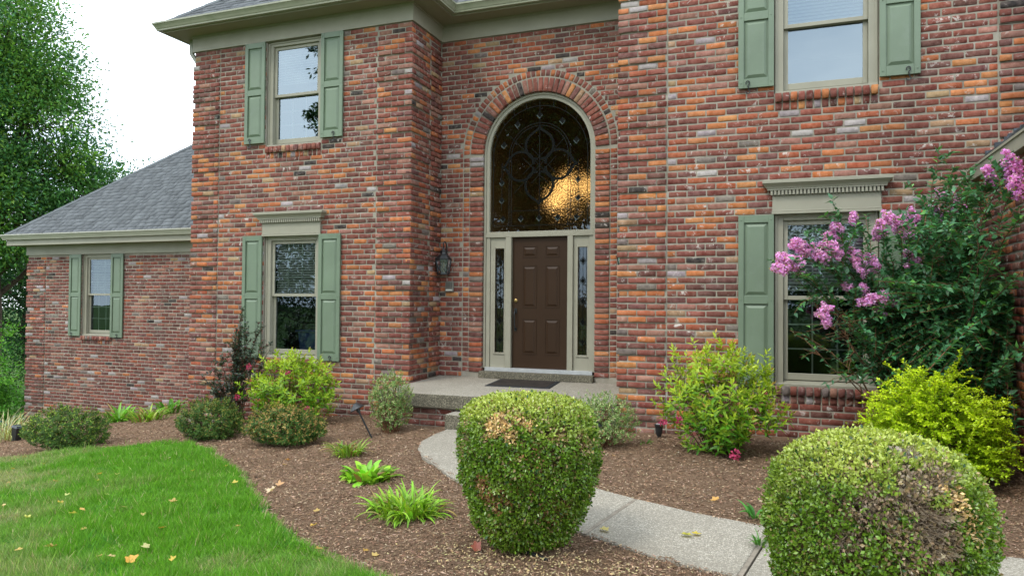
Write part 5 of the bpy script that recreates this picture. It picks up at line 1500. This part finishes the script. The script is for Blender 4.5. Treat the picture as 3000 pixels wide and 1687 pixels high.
# golden shrub
rng = np.random.default_rng(91); b = np.array(P3(5.16, -3.50))
gs = thing('golden_shrub', 'feathery golden yellow shrub beside the crape myrtle at the right', 'shrub', tuple(b))
lines = []
for k in range(900):
    d = unit(np.array([rng.normal(), rng.normal(), abs(rng.normal()) * .55 + .05])); f = .50 + .5 * rng.random() ** .6
    c = b + np.array([d[0] * .50 * f, d[1] * .48 * f, .08 + (d[2] ** .9) * .90 * f]); hd_ = unit(np.array([d[0], d[1], .18 + .25 * rng.normal()])); ln = .15 + .16 * rng.random()
    if rng.random() < .10: hd_ = unit(hd_ * .5 + np.array([0, 0, .9])); ln *= 1.2
    e = c + hd_ * ln * .6; e[0] = min(e[0], 5.80); lines.append(curve(c - hd_ * ln * .4, e, .02, rng, 4, .006))
P, D, Nn = stem_leaves(lines, rng, .0105, .02, .0)
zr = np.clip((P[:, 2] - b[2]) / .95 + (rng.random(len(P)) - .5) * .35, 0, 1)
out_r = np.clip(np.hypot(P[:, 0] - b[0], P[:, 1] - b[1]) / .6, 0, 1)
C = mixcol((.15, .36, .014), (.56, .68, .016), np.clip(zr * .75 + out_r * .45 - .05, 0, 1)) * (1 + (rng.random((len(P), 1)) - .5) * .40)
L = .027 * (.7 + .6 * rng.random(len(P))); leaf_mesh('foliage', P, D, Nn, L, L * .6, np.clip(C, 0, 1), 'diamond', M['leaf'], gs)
twigs(gs, lines, .0018, .0008, M['twig_red'], 4, 'sprays'); twigs(gs, [curve(b + np.array([.05, 0, 0]) * rng.normal(), np.array(lines[i][0]), .05, rng) for i in range(0, 620, 11)], .006, .002, M['twig'])

# strap leaved clumps
def strap(t, p0, az, L, W, lift, droop, col, seg=6, name='leaf', mat=None):
    V, F = [], []; p = np.array(p0, float); el = lift; step = L / seg; hd_ = np.array([math.cos(az), math.sin(az), 0]); sd_ = np.array([-math.sin(az), math.cos(az), 0])
    for i in range(seg + 1):
        f = i / seg; wv = W * (.5 + .5 * math.sin(min(1, f * 2.2) * math.pi / 2)) * (1 - max(0, f - .55) / .45) ** .7 if i < seg else .0008
        up_ = np.array([0, 0, 1]) * math.cos(el) - hd_ * math.sin(el)
        V += [p - sd_ * wv / 2 + up_ * wv * .16, p - up_ * 0, p + sd_ * wv / 2 + up_ * wv * .16]
        p = p + (hd_ * math.cos(el) + np.array([0, 0, 1]) * math.sin(el)) * step; el -= droop / seg
    for i in range(seg):
        for k in (0, 1): F.append((i * 3 + k, i * 3 + k + 1, i * 3 + k + 4, i * 3 + k + 3))
    me = np_mesh(name, np.array(V) - ORG[t.name], [np.array(F)], mat or M['leaf_o'], smooth=True); o = link(name, me, t); o.color = (*col, 1); return o
def clump(name, label, x, y, n, L, W, seed, colr, rad, lift=(50, 85), droop=(.8, 1.9), group='green clumps in the mulch', brown=.1):
    rng = np.random.default_rng(seed); t = thing(name, label, 'plant', P3(x, y), group); gz0 = gz_(x, y)
    for k in range(n):
        a = rng.random() * 6.28; r_ = rad * rng.random() ** .6
        col = cjit((.30, .22, .07) if rng.random() < brown else colr, 1, rng, .48, .16)[0]
        strap(t, (x + r_ * math.cos(a), y + r_ * math.sin(a), gz0 - .01), a + rng.normal() * .6, L * (.6 + .6 * rng.random()), W * (.7 + .5 * rng.random()), math.radians(lift[0] + (lift[1] - lift[0]) * rng.random()), droop[0] + (droop[1] - droop[0]) * rng.random(), col)
clump('daylily', 'largest strap leaved daylily clump, nearest the barrel shaped boxwood', 1.33, -5.58, 300, .235, .021, 101, (.22, .38, .028), .22, lift=(35, 88), droop=(.8, 2.4))
clump('hosta', 'bright green broad leaved clump between two daylily clumps', 0.42, -4.66, 120, .165, .062, 102, (.22, .44, .035), .20, lift=(30, 86), droop=(.5, 1.8))
clump('daylily', 'small yellowing daylily tuft, farthest of the three front clumps', -.42, -3.73, 110, .22, .022, 103, (.22, .36, .04), .14, brown=.3)
clump('daylily', 'green clump at the foot of the brick wing, left of its neighbour', -8.25, .15, 70, .40, .05, 104, (.15, .36, .03), .20, group='green clumps at the wing')
clump('daylily', 'low spreading clump at the wing with yellowing tips', -7.26, -.05, 90, .38, .035, 105, (.24, .40, .04), .30, group='green clumps at the wing', brown=.25)
clump('daylily', 'dark green clump against the wing wall behind two lighter clumps', -8.2, 1.3, 50, .40, .05, 106, (.10, .28, .03), .22, group='green clumps at the wing')
clump('fountain_grass', 'pale variegated fountain grass around the bollard light at the left edge', -8.75, -1.75, 260, .62, .012, 107, (.46, .50, .24), .50, lift=(55, 88), droop=(.7, 1.7), group='pale grass at the left edge', brown=.25)
clump('weed', 'tiny green weed growing in the walkway joint by the right boxwood', 3.84, -5.55, 26, .10, .010, 108, (.06, .17, .02), .035, group='small weeds', brown=0)
clump('weed', 'small green seedling on the mulch beside the ground spotlight', 2.55, -2.45, 9, .12, .035, 109, (.09, .22, .03), .03, group='small weeds', brown=0)
clump('weed', 'small green seedling at the walkway edge left of the right boxwood', 3.78, -4.95, 9, .13, .04, 110, (.07, .22, .04), .03, group='small weeds', brown=0)

# ------------------------------------------------------------------ trees
def tree(name, label, cat, base, h, trunk_r, clumps, nleaf, leaf, cols, seed, spread_=.5, group=None, flat=.6, gapf=1.0):
    """clumps: list of (centre, radius) lobes that the leaf sprays fill"""
    rng = np.random.default_rng(seed); t = thing(name, label, cat, base, group); b = np.array(base, float)
    limbs = []; sub = []
    P, D, Nn, C = [], [], [], []
    vol = np.array([r ** 2 for _, r in clumps]); vol = vol / vol.sum()
    for (c, r), v in zip(clumps, vol):
        c = np.array(c, float); st = b + np.array([0, 0, min(h * .75, max(h * .18, (c[2] - b[2]) * .62))]); limbs.append(curve(st, c, .05, rng, 6, r * .06))
        ns_ = max(6, int(v * nleaf / 70))
        for k in range(ns_):
            d = rdir(1, rng)[0]; q = c + d * r * (.45 + .62 * rng.random() ** .6) * np.array([1, 1, .85])
            if k % 3 == 0: sub.append(curve(c + d * r * .1, q, .02, rng, 4, r * .04))
            m_ = 70; o = rng.normal(size=(m_, 3)) * np.array([1, 1, flat]) * spread_ * r * .36
            P.append(q + o); D.append(unit(d * .5 + o / (spread_ * r) + rng.normal(size=(m_, 3)) * .6 + np.array([0, 0, -.25])))
            Nn.append(unit(np.array([0, 0, 1.]) + rng.normal(size=(m_, 3)) * .6))
            cl = cols[rng.choice(len(cols), p=[.45, .35, .20])]; C.append(cjit(np.array(cl) * (.8 + .4 * rng.random()), m_, rng, .25, .10))
    P, D, Nn, C = map(np.concatenate, (P, D, Nn, C))
    leaf_mesh('crown', P, D, Nn, leaf * (.7 + .6 * rng.random(len(P))), leaf * .42, C, 'diamond', M['leaf_matt'], t)
    mb = MB(); mb.tube(curve(b - np.array([0, 0, .3]), b + np.array([0, 0, h * .8]), 0, rng, 7, trunk_r * .3), trunk_r, 9, trunk_r * .3); mb.build('trunk', M['bark'], t, smooth=True)
    lb = MB()
    for l in limbs: lb.tube(l, trunk_r * .34, 6, trunk_r * .10, cap=False)
    for l in sub: lb.tube(l, trunk_r * .08, 4, trunk_r * .03, cap=False)
    tag(lb.build('limbs', M['bark'], t, smooth=True), kind='stuff')
    return t
OAK = [(.078, .200, .046), (.135, .270, .036), (.048, .140, .056)]
cl = [((-21.3, 6.2, 11.5), 2.6), ((-20.2, 6.6, 9.7), 2.2), ((-19.0, 7.0, 8.6), 1.9), ((-20.8, 5.5, 8.0), 2.8), ((-18.9, 6.8, 6.8), 2.3), ((-20.5, 5.0, 5.6), 2.8), ((-18.2, 7.2, 5.4), 1.9), ((-17.7, 7.9, 4.6), 1.5), ((-19.4, 5.6, 3.9), 2.5), ((-21.5, 4.2, 3.4), 2.6), ((-19.0, 8.0, 3.2), 1.8), ((-22.5, 5.0, 9.5), 2.6), ((-23.5, 4.5, 6.5), 3.0), ((-22.2, 7.0, 13.4), 2.0)]
tree('oak_tree', 'tall leafy green tree at the left behind the brick wing', 'tree', (-21.5, 6.4, -3.0), 14, .32, [((x - (1.35 if x > -20 else .9), y, z), r * .86) for (x, y, z), r in cl], 125000, .155, OAK, 121, group='trees left of the house')
DK = [(.030, .088, .036), (.050, .125, .036), (.022, .068, .032)]
tree('dark_tree', 'dark green tree filling the gap under the tall tree at left', 'tree', (-25.5, 10.5, -3.4), 8, .25, [((-25.8, 10.2, 3.6), 2.8), ((-23.6, 11.2, 2.2), 2.4), ((-26.5, 9.2, .8), 2.6), ((-23.8, 10.9, -.4), 2.2), ((-22.2, 11.5, .9), 1.8), ((-28, 9, 3), 3), ((-24.8, 10.2, -1.9), 1.8)], 22000, .20, DK, 122, group='trees left of the house')
tree('maple_tree', 'farther dark tree behind the wing roof at the left', 'tree', (-33, 19, -3.4), 11, .3, [((-33, 19, 6), 4), ((-29.5, 20.5, 4), 3.4), ((-36, 17, 5), 4), ((-32, 18.5, 1.5), 3.6), ((-27, 22, 2.5), 3.0), ((-36, 16, .5), 4)], 20000, .26, DK, 123, group='trees left of the house')
HD = [(.09, .26, .03), (.15, .36, .04), (.05, .16, .03)]
for (x, y, zc, r_, lab, sd_) in ((-14.75, 1.75, -1.55, .75, 'light green bush at the left edge in front of the parked car', 131), (-15.6, 2.4, -.95, 1.25, 'taller rounded green bush next to the corner of the wing', 132)):
    g0 = gz_(x, y); tree('green_bush', lab, 'bush', (x, y, g0), max(.5, zc - g0), .06, [((x, y, zc), r_), ((x + r_ * .5, y + .2, zc - r_ * .3), r_ * .75), ((x - r_ * .6, y - .1, zc - r_ * .2), r_ * .8), ((x + .1, y - .2, zc + r_ * .5), r_ * .7), ((x - .2, y, zc - r_ * .9), r_ * .8)], 9000, .085, HD, sd_, group='bushes at the left edge')
# trees across the street, seen mirrored in the glass
RF = [(.030, .080, .022), (.055, .12, .02), (.018, .05, .02)]
tree('street_tree', 'broad tree across the lawn, mirrored in the arched window', 'tree', (-7.5, -27, -.9), 15, .35, [((-7.5, -27, 10), 4.6), ((-10.5, -26.5, 8.6), 3.6), ((-4.6, -27, 8.8), 3.6), ((-8.5, -26, 13), 3.6), ((-5.2, -27.5, 12.4), 3.2), ((-12.8, -26, 10.6), 2.2), ((-10.8, -27, 5.4), 2.4), ((-8.4, -27, 6.4), 2.2), ((-13.4, -26.5, 7.2), 2.4)], 75000, .30, RF, 141, group='trees mirrored in the windows')
tree('street_tree', 'second tree across the lawn, mirrored in the lower windows', 'tree', (-22, -30, -.9), 12, .35, [((-22, -30, 6), 4.6), ((-26, -29, 5), 4.0), ((-18.5, -31, 4.8), 3.6), ((-30, -29, 4), 4), ((-22.6, -30, 11), 2.2), ((-23.0, -30, 16.6), 1.5), ((-23.3, -30, 12.7), 1.2)], 18000, .34, RF, 142, group='trees mirrored in the windows')
tree('street_tree', 'low tree to the right across the lawn, mirrored in the right window', 'tree', (6, -34, -.9), 7, .30, [((6, -34, 4.2), 3.4), ((10, -34, 3.8), 3.4), ((1.5, -34, 3.6), 3.2), ((14.5, -34, 3.6), 3.2)], 12000, .34, RF, 143, group='trees mirrored in the windows')

for (x, w_, sd_, lab) in ((-17, 6.5, 151, 'left stretch of an unseen hedge added to darken the lower window reflections'), (-5, 6.0, 152, 'middle stretch of an unseen hedge added to darken the lower window reflections'), (7, 6.5, 153, 'right stretch of an unseen hedge added to darken the lower window reflections')):
    tree('hedge', lab, 'hedge', (x, -21, -.8), 1.2, .1, [((x - w_ + i * w_ / 3, -21 + .4 * math.sin(i * 2.1 + x), .35 + .35 * math.sin(i * 1.7)), 1.75) for i in range(7)], 9000, .17, [(.020, .050, .016), (.035, .075, .016), (.012, .032, .014)], sd_, group='hedge added to darken window reflections')  # unseen hedge, added so the lower panes reflect something dark

# ------------------------------------------------------------------ parked car and bin at far left
cx, cy = -16.5, 5.3
cz = gz_(cx, cy) - .05
pc = thing('parked_car', 'dark parked car with pale roof, mostly hidden behind the corner of the wing', 'car', (cx, cy, cz))
def csec(a, b, mat, name, bev=.05, par=None):
    """two horizontal rectangles (x0,x1,y0,y1,z) joined"""
    q = lambda r: [(cx + r[0], cy + r[2], cz + r[4]), (cx + r[1], cy + r[2], cz + r[4]), (cx + r[1], cy + r[3], cz + r[4]), (cx + r[0], cy + r[3], cz + r[4])]
    return MB().hexa(q(a), q(b)).build(name, mat, par or pc, bevel=bev)
csec((-2.2, 2.2, -.88, .88, .30), (-2.25, 2.25, -.90, .90, .62), M['car'], 'lower_body')
csec((-2.25, 2.25, -.90, .90, .621), (-2.1, 2.05, -.84, .84, .93), M['car'], 'upper_body')
csec((-1.9, 1.25, -.80, .80, .931), (-1.5, .65, -.66, .66, 1.40), M['bevelglass'], 'windows')
csec((-1.52, .67, -.68, .68, 1.401), (-1.42, .55, -.60, .60, 1.46), M['carroof'], 'roof')
for sx in (-1.35, 1.40):
    for sy in (-.83, .83):
        wq = Matrix.Translation((cx + sx, cy + sy, cz + .32)) @ Matrix.Rotation(math.pi / 2, 4, 'X')
        wh = MB().lathe([(.20, -.10), (.30, -.11), (.325, -.07), (.325, .07), (.30, .11), (.20, .10)], n=18).xf(wq).build('wheel', M['black'], pc)
        MB().lathe([(.19, -.112), (.19, .112)], n=14).xf(wq).build('rim', M['alu'], wh)
for sy in (-.7, .7): MB().box(cx + 2.2, cx + 2.262, cy + sy - .15, cy + sy + .15, cz + .60, cz + .74).build('headlight', M['alu'], pc, bevel=.02)
wx, wy = -18.15, 4.6; wz = gz_(wx, wy) - .05
wb_ = thing('wheeled_bin', 'bright blue wheeled bin half hidden by bushes at the far left', 'bin', (wx, wy, wz))
MB().hexa([(wx - .24, wy - .26, wz + .06), (wx + .24, wy - .26, wz + .06), (wx + .24, wy + .26, wz + .06), (wx - .24, wy + .26, wz + .06)], [(wx - .30, wy - .34, wz + 1.16), (wx + .30, wy - .34, wz + 1.16), (wx + .30, wy + .34, wz + 1.16), (wx - .30, wy + .34, wz + 1.16)]).build('body', M['blue'], wb_, bevel=.02)
MB().hexa([(wx - .33, wy - .38, wz + 1.165), (wx + .33, wy - .38, wz + 1.165), (wx + .33, wy + .38, wz + 1.165), (wx - .33, wy + .38, wz + 1.165)], [(wx - .28, wy - .30, wz + 1.26), (wx + .28, wy - .30, wz + 1.26), (wx + .28, wy + .32, wz + 1.30), (wx - .28, wy + .32, wz + 1.30)]).build('lid', M['blue'], wb_, bevel=.02)
for sx in (-.27, .27): MB().lathe([(.09, -.03), (.10, 0), (.09, .03)], n=12).xf(Matrix.Translation((wx + sx, wy + .28, wz + .10)) @ Matrix.Rotation(math.pi / 2, 4, 'Y')).build('wheel', M['black'], wb_)

# ------------------------------------------------------------------ grass, mulch fibres, fallen leaves
rng = np.random.default_rng(201)
def scatter(n, x0, x1, y0, y1, mask, rng, near=2.0):
    out_ = []; tot = 0
    while tot < n:
        X = x0 + (x1 - x0) * rng.random(n * 2); Y = y0 + (y1 - y0) * rng.random(n * 2)
        Zg = ground_z(X, Y); P = np.stack([X, Y, Zg], 1); px, py, d = project(P)
        ok = (d > 1.5) & (px > -90) & (px < 3090) & (py < 1790) & mask(X, Y)
        P, d = P[ok], d[ok]; k = rng.random(len(P)) < np.clip((3.4 / d) ** near, 0, 1); P = P[k]
        out_.append(P); tot += len(P)
    return np.concatenate(out_)[:n]
def lawn_z(X, Y): return ground_z(X, Y) + 0.012 + np.clip(lawn_d(X, Y), -0.1, 0.06) * 0.25 + (vnoise(X * 1.3, Y * 1.3, 4) - .5) * 0.03
P = scatter(210000, -11.5, 3.4, -9.6, -2.9, lambda X, Y: lawn_d(X, Y) > .012 + .10 * (vnoise(X * 7, Y * 7, 7) - .5), rng, 1.3)
n = len(P); P[:, 2] = lawn_z(P[:, 0], P[:, 1]) - .01
_, _, d = project(P); tuft = vnoise(P[:, 0] * 6, P[:, 1] * 6, 1)
az = rng.random(n) * 6.28; lean = .25 + .75 * rng.random(n)
D = unit(np.stack([np.cos(az) * lean, np.sin(az) * lean, np.ones(n) * (.55 + .6 * tuft)], 1)); Nn = rdir(n, rng)
patch = vnoise(P[:, 0] * .75 + 3, P[:, 1] * .75, 2) * .6 + vnoise(P[:, 0] * 2.6, P[:, 1] * 2.6, 3) * .4
thin_ = np.clip((patch - .52) * 3.0 + np.clip((-P[:, 0] - .2) * .22, -.3, .35) * (P[:, 1] < -5.0), 0, 1)
C = mixcol((.108, .275, .020), (.240, .290, .120), thin_) * (1 + (rng.random((n, 1)) - .5) * .55)
bright = rng.random(n) < .22; C[bright] *= np.array((1.45, 1.35, 1.0)); straw = rng.random(n) < (.035 + .24 * thin_); C[straw] = cjit((.42, .36, .20), straw.sum(), rng, .3)
edge = (lawn_d(P[:, 0], P[:, 1]) < .085) & (P[:, 0] > -1.9) & (rng.random(n) < .62); C[edge] = cjit((.38, .30, .19), edge.sum(), rng, .3)
Lb = (.035 + .060 * rng.random(n) ** 1.5) * (.55 + .95 * tuft) * (1 - .3 * thin_); Lb[rng.random(n) < .02] *= 1.7
near_edge = (lawn_d(P[:, 0], P[:, 1]) < .10) & (P[:, 0] > -1.7); Lb[near_edge] *= .55
Wb = (.0028 + .0007 * d) * (.55 + 1.1 * rng.random(n) ** 2)
clo = (vnoise(P[:, 0] * 4.3, P[:, 1] * 4.3, 0) > .80) & (rng.random(n) < .35); Wb[clo] *= 3.4; Lb[clo] *= .55; C[clo] = cjit((.09, .26, .045), clo.sum(), rng, .35)
go = np_mesh('grass', *(lambda g: (g[0], [g[1]]))(leaf_geo(P, D, Nn, Lb, Wb, 'blade')), M['grass'], np.repeat(np.clip(C, 0, 1), 3, 0))
tag(link('grass', go), kind='stuff')
P = scatter(130000, -10.5, 6.9, -9.0, 2.0, lambda X, Y: (lawn_d(X, Y) < .03) & (in_walk(X, Y) < .01 + .10 * np.clip(vnoise(X * 9, Y * 9, 5) - .45, 0, 1) ** 1.0) & ((Y < YL - .02) | (X < XL0)) & ~((Y > YR - .02) & (X > XR0)) & ~((Y > PY) & (X > PX0)), rng, 1.3)
n = len(P); P[:, 2] = np.where(in_walk(P[:, 0], P[:, 1]) > 0, path_z(P[:, 0]) + .003, mulch_h(P[:, 0], P[:, 1]) + .003 + .010 * rng.random(n)); _, _, d = project(P)
az = rng.random(n) * 6.28; D = unit(np.stack([np.cos(az), np.sin(az), rng.normal(size=n) * .22], 1)); Nn = unit(np.array([0, 0, 1.]) + rng.normal(size=(n, 3)) * .35)
C = cjit((.235, .146, .090), n, rng, .42, .08); k = rng.random(n) < .26; C[k] = cjit((.38, .275, .185), k.sum(), rng, .35); k = rng.random(n) < .02; C[k] = cjit((.40, .32, .21), k.sum(), rng, .3); k = rng.random(n) < .18; C[k] = cjit((.080, .045, .028), k.sum(), rng, .4)
Lb = .012 + .040 * rng.random(n) ** 2.5; me = np_mesh('mulch_fibres', *(lambda g: (g[0], [g[1]]))(leaf_geo(P - D * Lb[:, None] * .5, D, Nn, Lb, (.0026 + .0008 * d) * (.6 + .8 * rng.random(n)), 'diamond')), M['fibre'], np.repeat(np.clip(C, 0, 1), 4, 0))
tag(link('mulch_fibres', me), kind='stuff')
# pale clippings under the barrel boxwood
n = 900; P = np.stack([2.55 + rng.normal(size=n) * .38, -6.30 + rng.normal(size=n) * .16, np.zeros(n)], 1); ok = in_walk(P[:, 0], P[:, 1]) < .02; P = P[ok]; n = len(P); P[:, 2] = mulch_h(P[:, 0], P[:, 1]) + .014
leaf_geo_ = leaf_geo(P, unit(np.stack([rng.normal(size=n), rng.normal(size=n), rng.normal(size=n) * .3], 1)), unit(np.array([0, 0, 1.]) + rng.normal(size=(n, 3)) * .4), .016 + .012 * rng.random(n), .010, 'diamond')
tag(link('leaf_clippings', np_mesh('leaf_clippings', leaf_geo_[0], [leaf_geo_[1]], M['fibre'], np.repeat(cjit((.42, .33, .17), n, rng, .35), 4, 0))), kind='stuff')

def fallen_shape(seed):
    r = random.Random(seed); pts = []; lob = 5; n_ = 20
    for i in range(n_):
        a = 2 * math.pi * i / n_; rr = .50 * (.62 + .42 * abs(math.cos(a * lob / 2 + .3)) ** 1.5) * (.85 + .3 * r.random())
        pts.append((rr * math.cos(a) * 1.1, rr * math.sin(a) * .8))
    cr = r.random() * 2.2 + .6; V = [(0, 0, .0)] + [(x, y, cr * (y * y * .9 + .15 * x * x) + .05 * r.random()) for x, y in pts]
    F = np.array([(0, 1 + i, 1 + (i + 1) % n_) for i in range(n_)])
    return np_mesh('fallen_leaf_shape', np.array(V), [F], M['leaf_o'], smooth=True)
FS = [fallen_shape(i) for i in range(6)]
LV_LAWN = [(-4.76, -4.21), (-3.91, -4.94), (-2.88, -5.69), (-1.9, -5.55), (-2.33, -5.63), (-2.18, -5.3), (-1.67, -6.02), (-1.47, -6.24), (-1.31, -5.95), (-1.02, -6.48), (-1.05, -6.38), (-0.77, -6.25), (-0.44, -6.37), (-2.14, -4.5), (-1.29, -5.03), (-1.93, -5.32), (-0.05, -6.56), (-0.59, -7.19), (0.11, -7.1), (-0.52, -5.33), (0.46, -6.4), (-1.11, -4.8), (-3.73, -4.72), (-1.85, -6.43), (-1.57, -5.72), (-0.51, -6.02), (-0.43, -7.09), (-0.58, -6.74), (0.53, -7.03), (-1.26, -6.66), (0.03, -7.12), (0.17, -6.9), (1.29, -6.62)]
LV_MULCH = [(-0.94, -4.08), (-0.71, -4.42), (0.64, -5.75), (0.83, -6.05), (1.47, -6.37), (1.56, -6.41), (2.36, -3.18), (3.49, -4.63)]
rf = random.Random(77)
def fallen(x, y, z, size, colr, label, group=None, tilt=.35):
    o = bpy.data.objects.new('fallen_leaf', rf.choice(FS)); COL.objects.link(o); o.location = (x, y, z); o.scale = (size, size, size)
    o.rotation_euler = (rf.uniform(-tilt, tilt), rf.uniform(-tilt, tilt), rf.uniform(0, 6.28)); c = [min(1, v * rf.uniform(.75, 1.25)) for v in colr]; o.color = (*c, 1); ORG[o.name] = np.zeros(3)
    return tag(o, label, 'leaf', group)
for x, y in LV_LAWN: fallen(x, y, float(lawn_z(x, y)) + .045, rf.uniform(.035, .066), rf.choice([(.50, .36, .07), (.52, .42, .20), (.42, .22, .05), (.55, .44, .13)]), 'yellow tan fallen leaf lying on the green lawn', 'fallen leaves on the lawn')
LM = ['tan leaf on mulch between the rusty spirea and the lawn edge, farther of two', 'tan leaf on mulch just nearer than the one beside the rusty spirea', 'tan leaf on mulch left of the largest daylily clump', 'tan leaf on mulch nearer the lawn than the largest daylily clump', 'left tan leaf of two on mulch between lawn and barrel boxwood', 'right tan leaf of two on mulch between lawn and barrel boxwood', 'tan leaf on mulch in front of the right variegated shrub', 'tan leaf on mulch between the walkway and the right weigela']
for (x, y), lab in zip(LV_MULCH, LM): fallen(x, y, float(mulch_h(x, y)) + .015, rf.uniform(.045, .07), rf.choice([(.50, .30, .07), (.52, .40, .18)]), lab, 'fallen leaves on the mulch')
fallen(-.10, -5.36, float(mulch_h(-.1, -5.36)) + .02, .095, (.58, .50, .30), 'pale cream fallen leaf at the lawn edge, larger of a pair')
fallen(-.14, -5.20, float(mulch_h(-.14, -5.2)) + .02, .08, (.56, .46, .20), 'pale yellow fallen leaf at the lawn edge, farther one of a pair')
fallen(.29, -7.12, float(lawn_z(.29, -7.12)) + .045, .095, (.60, .44, .09), 'curled golden leaf on the lawn at the bottom edge of the picture')
fallen(2.18, -6.22, float(mulch_h(2.18, -6.22)) + .02, .09, (.24, .095, .055), 'reddish brown leaf on mulch left of the barrel boxwood base')
fallen(2.84, -5.56, path_z(2.84) + .012, .075, (.50, .40, .12), 'single yellow leaf on the walkway near the barrel boxwood', tilt=.15)
fallen(3.38, -5.50, path_z(3.38) + .012, .075, (.52, .36, .06), 'golden leaf on the walkway, left one of a pair', tilt=.15)
fallen(3.44, -5.45, path_z(3.44) + .012, .065, (.52, .36, .06), 'golden leaf on the walkway, right one of a pair', tilt=.15)
# thin irrigation pipe end showing under the barrel boxwood
ip = MB().tube([(2.38, -6.16, float(mulch_h(2.38, -6.16)) + .02), (2.52, -6.22, float(mulch_h(2.52, -6.22)) + .018), (2.66, -6.26, float(mulch_h(2.66, -6.26)) + .006)], .011, 7).build('irrigation_pipe', M['black'])
tag(ip, 'dark irrigation pipe on the mulch under the barrel shaped boxwood', 'pipe')
